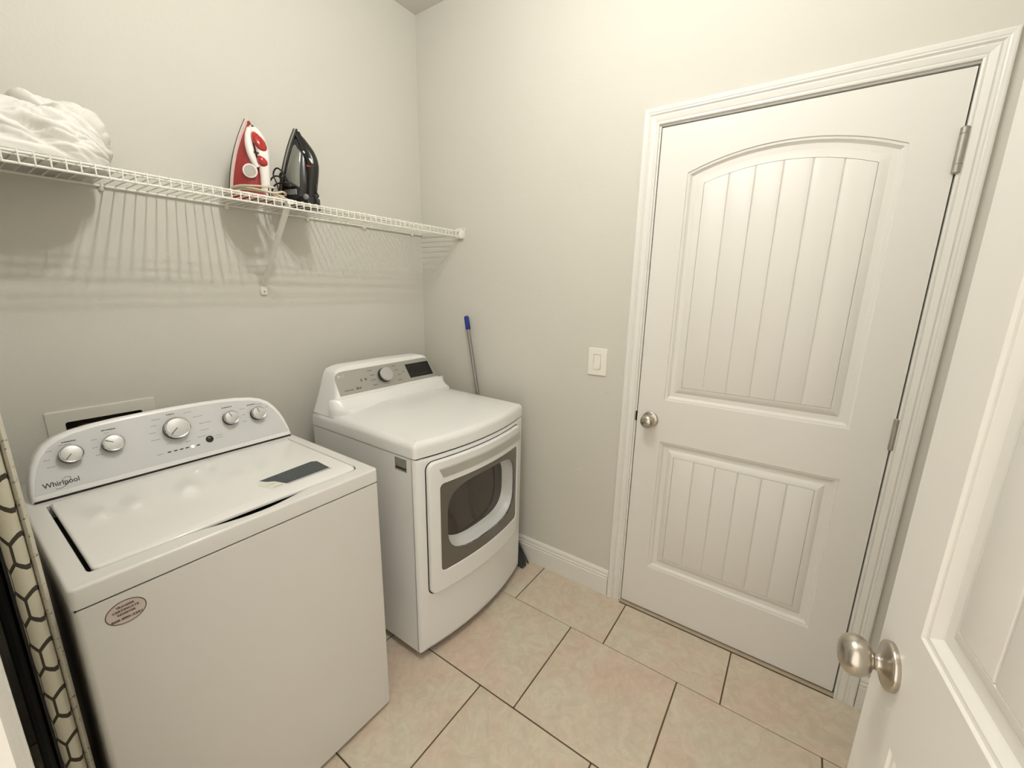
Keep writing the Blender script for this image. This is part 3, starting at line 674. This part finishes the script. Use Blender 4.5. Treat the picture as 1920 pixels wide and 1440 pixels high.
# ================================================================== WALL THINGS
bx = root('washer_outlet_box', (-1.4145, 0, 0.95), 'off-white recessed outlet box on wall behind the washer console', 'outlet box')
WB = lambda u, v, w: (u, -w, v)
mk('face_frame', slab(rr(-1.5455, -1.2835, 0.80, 1.0595, 0.003, 2), 0.0, 0.006, 0.003, 2, WB, holes=[rr(-1.506, -1.321, 0.86, 1.0225, 0.006, 2)]), BOXW, bx)
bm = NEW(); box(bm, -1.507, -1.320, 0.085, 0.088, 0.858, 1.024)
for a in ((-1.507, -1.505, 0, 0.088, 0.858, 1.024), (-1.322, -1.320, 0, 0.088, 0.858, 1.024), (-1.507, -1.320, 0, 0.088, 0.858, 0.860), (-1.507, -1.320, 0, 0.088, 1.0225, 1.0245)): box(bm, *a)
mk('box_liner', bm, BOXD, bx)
mk('valve_handle', lathe(NEW(), [(0, 0), (0.016, 0), (0.018, 0.004), (0.016, 0.010), (0.006, 0.012), (0.006, 0.03), (0, 0.03)], (-1.462, 0.03, 0.985), (0, 1, 0), 12), VALVE, bx)
sw = root('light_switch', (0, -1.1013, 1.141), 'white rocker light switch on the wall beside the door casing', 'light switch')
SWm = lambda u, v, w: (-w, u, v)
mk('switch_plate', slab(rr(-1.1455, -1.0570, 1.0795, 1.2015, 0.003, 2), 0, 0.0065, 0.0035, 3, SWm, holes=[rr(-1.1180, -1.0845, 1.107, 1.174, 0.001, 1)]), SWITCH, sw)
bm = NEW(); b_ = [(0.004, 1.1085), (0.0100, 1.1080), (0.0068, 1.140), (0.0050, 1.1725), (0.0010, 1.173), (0.001, 1.1085)]
loft(bm, [[(-d_, y_, z_) for d_, z_ in b_] for y_ in (-1.1165, -1.0860)]); mk('rocker', bm, SWITCH, sw, sharp=8)
bm = NEW(); box(bm, -0.002, -0.0005, -1.119, -1.0835, 1.106, 1.175); mk('switch_gap', bm, PRINTS, sw)
for z_ in (1.0955, 1.1865):
    mk('screw', lathe(NEW(), [(0, 0), (0.003, 0), (0.0025, 0.0008), (0, 0.001)], (-0.0064, -1.1013, z_), (-1, 0, 0), 10), SWITCH, sw)

# ================================================================== WIRE SHELF
ZS = 1.738; YF = -0.298
shelf = root('wire_shelf', (-0.87, 0, ZS), 'long white ventilated wire shelf across the back wall', 'shelf')
tub = lambda pts, r, n=6: tube(NEW(), pts, r, n)
mk('back_rail', tub([(-1.735, -0.008, ZS - 0.003), (-0.006, -0.008, ZS - 0.003)], 0.0034, 8), VINYL, shelf)
mk('front_rail', tub([(-1.735, YF, ZS - 0.002), (-0.006, YF, ZS - 0.002)], 0.0032, 8), VINYL, shelf)
mk('front_rail', tub([(-1.735, YF - 0.001, ZS - 0.027), (-0.006, YF - 0.001, ZS - 0.027)], 0.0032, 8), VINYL, shelf)
mk('middle_rail', tub([(-1.735, YF + 0.030, ZS - 0.003), (-0.006, YF + 0.030, ZS - 0.003)], 0.0026, 8), VINYL, shelf)
w0 = mk('cross_wire', tub([(-1.7235, -0.004, ZS + 0.0022), (-1.7235, YF + 0.002, ZS + 0.0022), (-1.7235, YF - 0.0025, ZS + 0.0010), (-1.7235, YF - 0.0042, ZS - 0.003), (-1.7235, YF - 0.0042, ZS - 0.029)], 0.0018, 6), VINYL, shelf)
k = 1
while -1.7235 + 0.0258 * k < -0.012: copy_part(w0, shelf, (0.0258 * k, 0, 0)); k += 1
for cxp in (-1.624, -1.319, -0.977, -0.666, -0.381, -0.076):
    bm = NEW(); lathe(bm, [(0, 0), (0.0065, 0), (0.0065, 0.006), (0.005, 0.012), (0, 0.013)], (cxp, 0, ZS - 0.011), (0, -1, 0), 10)
    tube(bm, [(cxp, -0.002, ZS - 0.013), (cxp, -0.013, ZS - 0.010), (cxp, -0.014, ZS + 0.001), (cxp, -0.006, ZS + 0.004)], 0.0028, 6)
    mk('wall_clip', bm, VINYL, shelf)
# diagonal brace: folded metal channel with a foot
def brace(xt, xb):
    a, b = Vector((xt, YF + 0.004, ZS - 0.008)), Vector((xb, -0.006, 1.438)); d = (b - a).normalized()
    side = Vector((1, 0, 0)); nrm = d.cross(side).normalized()
    sec = [(-0.010, 0.0), (0.010, 0.0), (0.010, 0.010), (0.0085, 0.010), (0.0085, 0.0015), (-0.0085, 0.0015), (-0.0085, 0.010), (-0.010, 0.010)]
    bm = NEW(); loft(bm, [[p + side * s * k_ + nrm * t_ * (1 if nrm.y > 0 else -1) for s, t_ in sec] for p, k_ in ((a, 0.85), (b, 0.85))])
    br = mk('brace', bm, VINYL, shelf)
    bm = NEW(); tube(bm, [(xt - 0.012, YF, ZS - 0.002), (xt + 0.012, YF, ZS - 0.002)], 0.0055, 8); box(bm, xt - 0.011, xt + 0.011, YF - 0.004, YF + 0.010, ZS - 0.012, ZS - 0.003); mk('hook', bm, VINYL, br)
    bm = slab(rr(xb - 0.013, xb + 0.013, 1.408, 1.445, 0.006, 3), 0, 0.009, 0.003, 2, WB); mk('foot', bm, VINYL, br)
    mk('screw', lathe(NEW(), [(0, 0), (0.0035, 0), (0.003, 0.0015), (0, 0.002)], (xb, -0.009, 1.422), (0, -1, 0), 10), HINGE, br)
brace(-0.893, -0.878)
# end bracket on the right wall
bm = NEW(); slab(rr(-0.322, -0.262, 1.7535 - 0.019, 1.7535 + 0.001, 0.004, 2), 0, 0.004, 0.001, 1, SWm, bm=bm)
slab([(-0.322, 1.742), (-0.322, 1.712), (-0.316, 1.702), (-0.276, 1.702), (-0.270, 1.712), (-0.270, 1.742)], 0.0, 0.019, 0.003, 2, SWm, bm=bm)
eb = mk('end_bracket', bm, VINYL, shelf)
bm = NEW(); quad(bm, -0.0195, -0.0195, 0, 0, 0, XY); bm.clear()
for z_ in (1.7355, 1.7125): lathe(bm, [(0, 0.0190), (0.0048, 0.0190), (0.0048, 0.0205), (0, 0.0206)], (0, -0.299, z_), (-1, 0, 0), 12)
mk('rail_socket', bm, DARK, eb)
mk('screw', lathe(NEW(), [(0, 0), (0.003, 0), (0.003, 0.001), (0, 0.0014)], (-0.004, -0.314, 1.7495), (-1, 0, 0), 10), HINGE, eb)

# ================================================================== IRONS
def ogive(s, wmax, p): return wmax * (1 - s ** p)
ZT = ZS + 0.0042
def shell_loops(x_of, h_of, w_of, zs, n=22, power=2.3, lift=lambda z: 0):
    """half-superellipse sections: flat towards the sole (x low), domed towards the handle (x high)"""
    loops = []
    for z in zs:
        L = []
        for k in range(n + 1):
            t = -math.pi / 2 + math.pi * k / n; c_, s_ = math.cos(t), math.sin(t)
            L.append((x_of(z) + h_of(z) * abs(c_) ** (2 / power), w_of(z) * math.copysign(abs(s_) ** (2 / power), s_), z))
        loops.append(L)
    return loops
def place(bm, o, yaw):
    for v in bm.verts: v.co.x = XS + (v.co.x - XS) * 0.94
    M_ = Matrix.Translation(o) @ Matrix.Rotation(yaw, 4, 'Z')
    for v in bm.verts: v.co = M_ @ v.co
    return bm
# --- red iron
oR, yR_ = Vector((-0.932, -0.155, ZT)), math.radians(-70)
iron = root('clothes_iron', oR, 'red and white clothes iron standing upright, cream cord wrapped round its heel', 'iron', group='irons on the wire shelf')
H = 0.268; XS = -0.066
wz = lambda z: max(0.0015, 0.054 * (1 - max(0, (z - 0.035) / (H - 0.035)) ** 2.1) * (1 if z > 0.035 else 0.93 + 0.07 * z / 0.035))
xb = lambda z: XS + 0.054 * (z / H)
zl = [0.026 + (H - 0.026) * (1 - (1 - k / 26) ** 1.25) for k in range(27)]
def plate(x0, x1, grow):
    b = NEW(); half_ = [(wz(z) + grow, z) for z in zl]; half_[-1] = (0.0008, zl[-1] + grow)
    loop = [(y, z) for y, z in half_] + [(-y, z) for y, z in reversed(half_)]
    loft(b, [[(xb(z) + x0, y, z) for y, z in loop], [(xb(z) + x1, y, z) for y, z in loop]]); return b
mk('soleplate', place(plate(-0.0075, -0.0010, 0.0), oR, yR_), SOLED, iron)
mk('skirt', place(plate(-0.0010, 0.0085, 0.0015), oR, yR_), IPINK, iron)
hb = lambda z: 0.002 + (0.012 + 0.072 * max(0, min(1, (H - z) / (H - 0.05))) ** 0.62) * min(1, max(0.02, (H - z) / 0.045)) ** 0.6
zb = [0.020 + (H - 0.008 - 0.020) * k / 26 for k in range(27)]
wb = lambda z: max(0.001, wz(z + 0.008) - 0.003)
bm = NEW(); loft(bm, shell_loops(lambda z: xb(z) + 0.008, hb, wb, zb)); mk('body', place(bm, oR, yR_), RED, iron, sharp=50)
# saddle/handle: white spine from the nose down to the heel
spn = spline([(XS + 0.076, 0, 0.240), (XS + 0.092, 0, 0.222), (XS + 0.107, 0, 0.190), (XS + 0.117, 0, 0.150), (XS + 0.116, 0, 0.110), (XS + 0.114, 0, 0.070), (XS + 0.112, 0, 0.030), (XS + 0.108, 0, 0.010)], 5)
nn = len(spn); ra = [0.010 + 0.008 * min(1, i / 8) - 0.003 * max(0, (i - 16) / (nn - 16)) for i in range(nn)]; rb = [0.010 + 0.013 * min(1, i / 9) - 0.007 * max(0, min(1, (i - 14) / 10)) for i in range(nn)]
bm = NEW(); tube(bm, spn, ra, 16, True, rb, (1, 0, 0.3)); hnd = mk('handle', place(bm, oR, yR_), IWHITE, iron, sharp=60)
sw_ = spline([(XS + 0.078, -0.012, 0.230), (XS + 0.086, -0.025, 0.203), (XS + 0.090, -0.031, 0.170), (XS + 0.096, -0.028, 0.135), (XS + 0.106, -0.019, 0.105)], 6)
bm = NEW(); tube(bm, sw_, [0.009 + 0.004 * math.sin(math.pi * i / (len(sw_) - 1)) for i in range(len(sw_))], 12); tube(bm, [(x, -y, z) for x, y, z in sw_], 0.011, 12); mk('handle_saddle', place(bm, oR, yR_), IWHITE, hnd, sharp=60)
bm = NEW(); bmesh.ops.create_uvsphere(bm, u_segments=18, v_segments=12, radius=1)
for v in bm.verts: v.co = (XS + 0.112 + 0.017 * v.co.x - 0.034 * v.co.z * 0.45, v.co.y * 0.024 - 0.008, 0.189 + v.co.z * 0.034)
mk('spray_button', place(bm, oR, yR_), REDB, hnd, sharp=80)
bm = NEW(); bmesh.ops.create_uvsphere(bm, u_segments=18, v_segments=12, radius=1)
for v in bm.verts: v.co = (XS + 0.120 + 0.0150 * v.co.x - 0.003 * v.co.z, v.co.y * 0.019 - 0.008, 0.127 + v.co.z * 0.021)
mk('steam_button', place(bm, oR, yR_), REDB, hnd, sharp=80)
for pts_, r_ in (([(XS + 0.098, -0.030, 0.153), (XS + 0.114, -0.024, 0.150), (XS + 0.126, -0.013, 0.148)], 0.0028), ([(XS + 0.117, -0.0165, 0.100), (XS + 0.127, -0.010, 0.0985)], 0.0018), ([(XS + 0.086, -0.006, 0.241), (XS + 0.092, -0.006, 0.2360)], 0.0045)):
    mk('slot', place(tube(NEW(), pts_, r_, 8), oR, yR_), SOLED, hnd)
dl = mk('dial', place(lathe(NEW(), [(0, 0.0), (0.023, 0.0), (0.024, 0.004), (0.021, 0.0065), (0.0195, 0.0055), (0, 0.0055)], (XS + 0.088, -0.036, 0.090), (0.55, -0.83, 0.1), 28), oR, yR_), IWHITE, iron)
mk('dial_face', place(lathe(NEW(), [(0, 0.0052), (0.0190, 0.0052), (0.0180, 0.0075), (0, 0.008)], (XS + 0.088, -0.036, 0.090), (0.55, -0.83, 0.1), 28), oR, yR_), DIALG, dl)
bm = slab([(XS + 0.004, -0.050), (XS + 0.112, -0.038), (XS + 0.122, -0.022), (XS + 0.122, 0.022), (XS + 0.112, 0.038), (XS + 0.004, 0.050)], 0.0, 0.024, 0.004, 2)
mk('heel', place(bm, oR, yR_), RED, iron)
bm = NEW(); tube(bm, [(XS + 0.130, -0.004, 0.012), (XS + 0.128, -0.004, 0.04), (XS + 0.1225, -0.004, 0.085)], 0.0022, 6); mk('cord_guard', place(bm, oR, yR_), SOLED, iron)
random.seed(11); pts = []
for k in range(64):
    a = 2 * math.pi * k / 16; h_ = 0.018 + 0.0045 * (k / 16) + 0.004 * math.sin(a * 0.7 + k * 0.05)
    ex = 0.090 + 0.004 * (k // 16) + 0.012 * max(0, math.cos(a)) ** 2; pts.append((0.008 + ex * math.cos(a) + 0.004 * math.sin(k), (0.060 + 0.003 * (k // 16)) * math.sin(a), max(0.0045, h_ - 0.016 * max(0, math.cos(a)) * (1 if k % 32 < 16 else 0.3))))
bm = NEW(); tube(bm, spline(pts, 3), 0.0036, 8); mk('cord', place(bm, oR, yR_), CORDB, iron, sharp=80)

# --- black iron
oB, yB_ = Vector((-0.762, -0.165, ZT)), math.radians(-68)
ib = root('clothes_iron', oB, 'black clothes iron with smoky grey tank standing upright, black cord looped round it', 'iron', group='irons on the wire shelf')
H = 0.285; XS = -0.070
wz = lambda z: max(0.0012, 0.056 * (1 - max(0, (z - 0.04) / (H - 0.04)) ** 2.0) * (1 if z > 0.04 else 0.9 + 0.1 * z / 0.04))
xb = lambda z: XS + 0.056 * (z / H)
zl = [0.030 + (H - 0.030) * (1 - (1 - k / 26) ** 1.25) for k in range(27)]
mk('soleplate', place(plate(-0.0070, -0.0020, 0.0), oB, yB_), SOLED, ib)
mk('sole_band', place(plate(-0.0020, 0.0050, -0.001), oB, yB_), SOLES, ib)
mk('skirt', place(plate(0.0050, 0.0130, -0.002), oB, yB_), IBLACK, ib)
hb = lambda z: 0.002 + (0.010 + 0.076 * max(0, min(1, (H - z) / (H - 0.08))) ** 0.75) * min(1, max(0.02, (H - z) / 0.04)) ** 0.6
zb = [0.028 + (H - 0.012 - 0.028) * k / 26 for k in range(27)]; wb = lambda z: max(0.001, wz(z + 0.010) - 0.006)
bm = NEW(); loft(bm, shell_loops(lambda z: xb(z) + 0.012, hb, wb, zb)); mk('body', place(bm, oB, yB_), IBLACK, ib, sharp=50)
zk = [0.072 + (0.236 - 0.072) * k / 22 for k in range(23)]
wk = lambda z: max(0.001, (wz(z + 0.01) - 0.004) * 1.035)
hk = lambda z: hb(z) * (0.80 if z < 0.20 else 0.80 * max(0.05, 1 - (z - 0.20) / 0.037))
bm = NEW(); loft(bm, shell_loops(lambda z: xb(z) + 0.014, hk, lambda z: wk(z) * (1 if z < 0.225 else max(0.2, 1 - (z - 0.225) / 0.013)), zk, power=2.9)); mk('water_tank', place(bm, oB, yB_), ITANK, ib, sharp=50)
spn = spline([(XS + 0.066, 0, 0.264), (XS + 0.084, 0, 0.240), (XS + 0.104, 0, 0.208), (XS + 0.120, 0, 0.178), (XS + 0.126, 0, 0.150), (XS + 0.120, 0, 0.110), (XS + 0.112, 0, 0.070), (XS + 0.108, 0, 0.040), (XS + 0.100, 0, 0.012)], 5)
nn = len(spn)
bm = NEW(); tube(bm, spn, [0.009 + 0.013 * min(1, i / 12) - 0.004 * max(0, (i - 20) / 20) for i in range(nn)], 14, True, [0.010 + 0.012 * min(1, i / 10) for i in range(nn)], (1, 0, 0.3)); hn = mk('handle', place(bm, oB, yB_), IBLACK, ib, sharp=60)
bm = slab([(XS + 0.006, -0.048), (XS + 0.118, -0.036), (XS + 0.130, -0.020), (XS + 0.130, 0.020), (XS + 0.118, 0.036), (XS + 0.006, 0.048)], 0.0, 0.040, 0.006, 2); mk('heel', place(bm, oB, yB_), IBLACK, ib)
mk('heel_window', place(rbox(XS + 0.024, XS + 0.080, -0.0500, -0.0440, 0.042, 0.062, 0.002, 1), oB, yB_), IGREY, ib)
bm = NEW(); bmesh.ops.create_uvsphere(bm, u_segments=14, v_segments=10, radius=1)
for v in bm.verts: v.co = (XS + 0.110 + v.co.x * 0.013, -0.034 + v.co.y * 0.008, 0.036 + v.co.z * 0.011)
mk('heel_badge', place(bm, oB, yB_), IGREY, ib, sharp=80)
bm = NEW(); tube(bm, [(XS + 0.122, -0.016, 0.178), (XS + 0.133, -0.017, 0.166), (XS + 0.137, -0.013, 0.156)], 0.0050, 8); tube(bm, [(XS + 0.104, -0.020, 0.198), (XS + 0.111, -0.020, 0.191)], 0.0035, 8); tag(mk('button_marks', place(bm, oB, yB_), IWHITE, hn), kind='stuff')
bm = NEW(); tube(bm, [(XS + 0.116, -0.023, 0.148), (XS + 0.130, -0.020, 0.145), (XS + 0.139, -0.013, 0.146)], 0.0028, 6); mk('red_mark', place(bm, oB, yB_), ORANGE, hn)
loops_ = spline([(XS + 0.095, -0.030, 0.060), (XS + 0.060, -0.062, 0.085), (XS + 0.010, -0.066, 0.105), (XS - 0.028, -0.060, 0.092), (XS - 0.040, -0.058, 0.060), (XS - 0.020, -0.062, 0.030), (XS + 0.010, -0.066, 0.032), (XS + 0.012, -0.068, 0.070), (XS - 0.005, -0.066, 0.110), (XS + 0.010, -0.064, 0.132), (XS + 0.035, -0.064, 0.120), (XS + 0.060, -0.062, 0.080),
    (XS + 0.040, -0.066, 0.082), (XS + 0.024, -0.066, 0.100), (XS + 0.034, -0.066, 0.115), (XS + 0.052, -0.064, 0.098), (XS + 0.066, -0.062, 0.066), (XS + 0.030, -0.066, 0.080), (XS - 0.002, -0.068, 0.072), (XS - 0.022, -0.066, 0.045), (XS - 0.030, -0.060, 0.015), (XS - 0.020, -0.056, 0.0045), (XS - 0.006, -0.052, 0.0045)], 6)
bm = NEW(); tube(bm, loops_, 0.0030, 8); mk('cord', place(bm, oB, yB_), CORDK, ib, sharp=80)
bm = NEW(); tube(bm, spline([(XS + 0.118, 0.002, 0.090), (XS + 0.134, -0.002, 0.082), (XS + 0.133, -0.002, 0.060), (XS + 0.142, -0.002, 0.045), (XS + 0.128, -0.001, 0.035)], 6), 0.0030, 8); tube(bm, [(XS + 0.124, -0.004, 0.052), (XS + 0.140, -0.006, 0.024), (XS + 0.150, -0.006, 0.005), (XS + 0.118, -0.008, 0.012)], 0.0036, 8); mk('cord_end', place(bm, oB, yB_), CORDK, ib, sharp=80)


# ================================================================== BEDDING
bm = NEW(); nu, nv = 220, 110
def bed_pt(u, v, cx, cy, a, b, h, seed, lean=0.0):
    """lumpy folded cloth: u round the outline, v from the shelf (0) to the crown (1)"""
    t = 2 * math.pi * u; e = 3.6
    c_, s_ = math.cos(t), math.sin(t)
    rx, ry = math.copysign(abs(c_) ** (2 / e), c_), math.copysign(abs(s_) ** (2 / e), s_)
    ph = v * math.pi / 2; rad = max(0, math.cos(ph)) ** 0.36; zz = h * math.sin(ph) ** 0.80
    if v < 0.12: rad *= 0.92 + v * 0.08 / 0.12
    x, y, z = cx + a * rx * rad, cy + b * ry * rad, zz
    z *= 1.0 + lean * (y - cy) - 0.05 * max(0, (x - cx) / a) ** 3
    p = Vector((x, y, z))
    q = p * 9; warp = Vector((noise.noise(q), noise.noise(q + Vector((5, 1, 2))), noise.noise(q + Vector((1, 7, 3))))) * 0.030
    d1 = x * 0.62 + z * 0.95 + y * 0.35 + warp.x; d2 = x * 0.9 - z * 0.6 + warp.y
    def crease(s_, w_, sd): return (1 - min(1, abs(noise.noise(Vector((s_ + sd + seed, w_, seed)))) * 3.2)) ** 1.4
    f = 0.016 * noise.noise(p * 8 + Vector((seed, 0, 0)))
    f -= 0.026 * crease(d1 * 15, d2 * 3.5, 0.0) + 0.014 * crease(d1 * 34, d2 * 7, 4.0)
    f -= 0.006 * crease((x * 0.2 + z) * 40 + warp.z * 30, x * 16, 9.0)
    f += 0.0015 * noise.noise(p * 120)
    k = min(1, v * 6)
    n_ = Vector((rx * math.cos(ph), ry * math.cos(ph), math.sin(ph) + 0.15)).normalized()
    return Vector((x, y, z)) + n_ * (f + 0.012) * k
def lump(cx, cy, a, b, h, seed, lean=0.0, zb_=0.001):
    bm = NEW(); R = []
    for j in range(nv):
        v = j / nv; R.append([bm.verts.new(bed_pt(i / nu, v, cx, cy, a, b, h, seed, lean) + Vector((0, 0, ZT + zb_))) for i in range(nu)])
    for j in range(nv - 1):
        for i in range(nu): bm.faces.new((R[j][i], R[j][(i + 1) % nu], R[j + 1][(i + 1) % nu], R[j + 1][i]))
    bm.faces.new(R[-1]); bm.faces.new(R[0])
    for v in bm.verts:
        v.co.z = max(v.co.z, ZT + zb_); v.co.y = min(v.co.y, -0.020); v.co.x = max(v.co.x, -1.730)
    return bm
bed = root('folded_bedding', (-1.52, -0.16, ZT), 'crumpled white bedding bundle at the left end of the wire shelf', 'bedding')
mk('bedding_cloth', lump(-1.527, -0.178, 0.200, 0.105, 0.128, 3.0, 0.30), BEDD, bed, sharp=180)
mk('back_fold', lump(-1.412, -0.105, 0.102, 0.072, 0.155, 9.0, 0.0, 0.006), BEDD, bed, sharp=180)
bm = NEW(); loft(bm, [[(-1.590, -0.215, ZT + 0.012), (-1.560, -0.205, ZT + 0.012), (-1.562, -0.190, ZT + 0.012), (-1.592, -0.20, ZT + 0.012)], [(-1.586, -0.214, ZT - 0.018), (-1.568, -0.206, ZT - 0.020), (-1.570, -0.198, ZT - 0.020), (-1.588, -0.204, ZT - 0.018)], [(-1.578, -0.210, ZT - 0.034), (-1.574, -0.208, ZT - 0.034), (-1.574, -0.206, ZT - 0.034), (-1.578, -0.208, ZT - 0.034)]])
mk('drooping_corner', bm, BEDD, bed, sharp=80)

# ================================================================== BROOM
br = root('broom', (-0.060, -0.60, 0), 'grey broom pole with blue grip leaning behind the dryer', 'broom')
pa, pb = Vector((-0.028, -0.352, 1.307)), Vector((-0.062, -0.612, 0.10)); dr = (pb - pa).normalized()
mk('pole', tube(NEW(), [pa + dr * 0.05, pb], 0.0098, 14), POLE, br)
bm = NEW(); A = [(0, 0), (0.008, 0.001), (0.0125, 0.006), (0.0132, 0.015), (0.0132, 0.070), (0.0120, 0.073), (0, 0.073)]
lathe(bm, A, pa, dr, 18); mk('grip', bm, BLUE, br)
bm = NEW(); loft(bm, [[(-0.086, -0.46, 0.150), (-0.036, -0.46, 0.150), (-0.036, -0.705, 0.125), (-0.086, -0.705, 0.125)], [(-0.092, -0.45, 0.110), (-0.030, -0.45, 0.110), (-0.030, -0.735, 0.095), (-0.092, -0.735, 0.095)]])
mk('broom_block', bm, BROOM, br)
bm = NEW()
for i in range(34):
    for j in range(4):
        y = -0.455 - 0.275 * i / 33; x = -0.086 + 0.050 * j / 3; f = i / 33
        tube(bm, [(x, y, 0.105 - 0.008 * f), (x * 1.0 + random.uniform(-.003, .003) + (-0.002), y - 0.010 - 0.050 * f ** 2 + random.uniform(-.004, .004), 0.002)], [0.0035, 0.0042], 5)
o = mk('bristles', bm, BROOM, br); o['kind'] = 'stuff'

# ================================================================== IRONING BOARD
ibd = root('ironing_board', (-1.690, -0.60, 0), 'folded ironing board with hexagon print cover standing beside the washer', 'ironing board')
IM = lambda u, v, w: (-1.700 + w, u, v)
o_ = [(-0.790, 0.06), (-0.430, 0.06), (-0.430, 1.05), (-0.450, 1.20), (-0.500, 1.32), (-0.560, 1.37), (-0.650, 1.385), (-0.720, 1.36), (-0.765, 1.31), (-0.785, 1.22), (-0.790, 1.10)]
bm = NEW(); R = []
prof = [(0.016, 0.0), (0.006, 0.002), (0.001, 0.008), (0.0, 0.014), (0.001, 0.020), (0.005, 0.025), (0.012, 0.027)]
loft(bm, [[IM(u, v, w) for u, v in inset(o_, i)] for i, w in prof]); mk('cover', bm, HEX, ibd, sharp=60)
prof = [(0.010, 0.0272), (0.003, 0.029), (0.001, 0.032), (0.004, 0.036), (0.014, 0.0375)]
bm = NEW(); loft(bm, [[IM(u, v, w) for u, v in inset(o_, i + 0.003)] for i, w in prof]); mk('cover_hem', bm, HEM, ibd, sharp=60)
for y0, y1 in ((-0.760, -0.70), (-0.52, -0.46)):
    mk('leg', tube(NEW(), spline([(-1.712, y0, 0.012), (-1.712, y0 + 0.005, 0.30), (-1.712, y1, 0.75), (-1.712, y1, 1.10)], 5), 0.0105, 10), LEGB, ibd)
mk('foot_bar', tube(NEW(), [(-1.712, -0.78, 0.012), (-1.712, -0.44, 0.012)], 0.011, 10), LEGB, ibd)
bm = NEW(); box(bm, -1.7035, -1.7005, -0.770, -0.45, 0.09, 1.30); mk('underside_mesh', bm, LEGB, ibd)
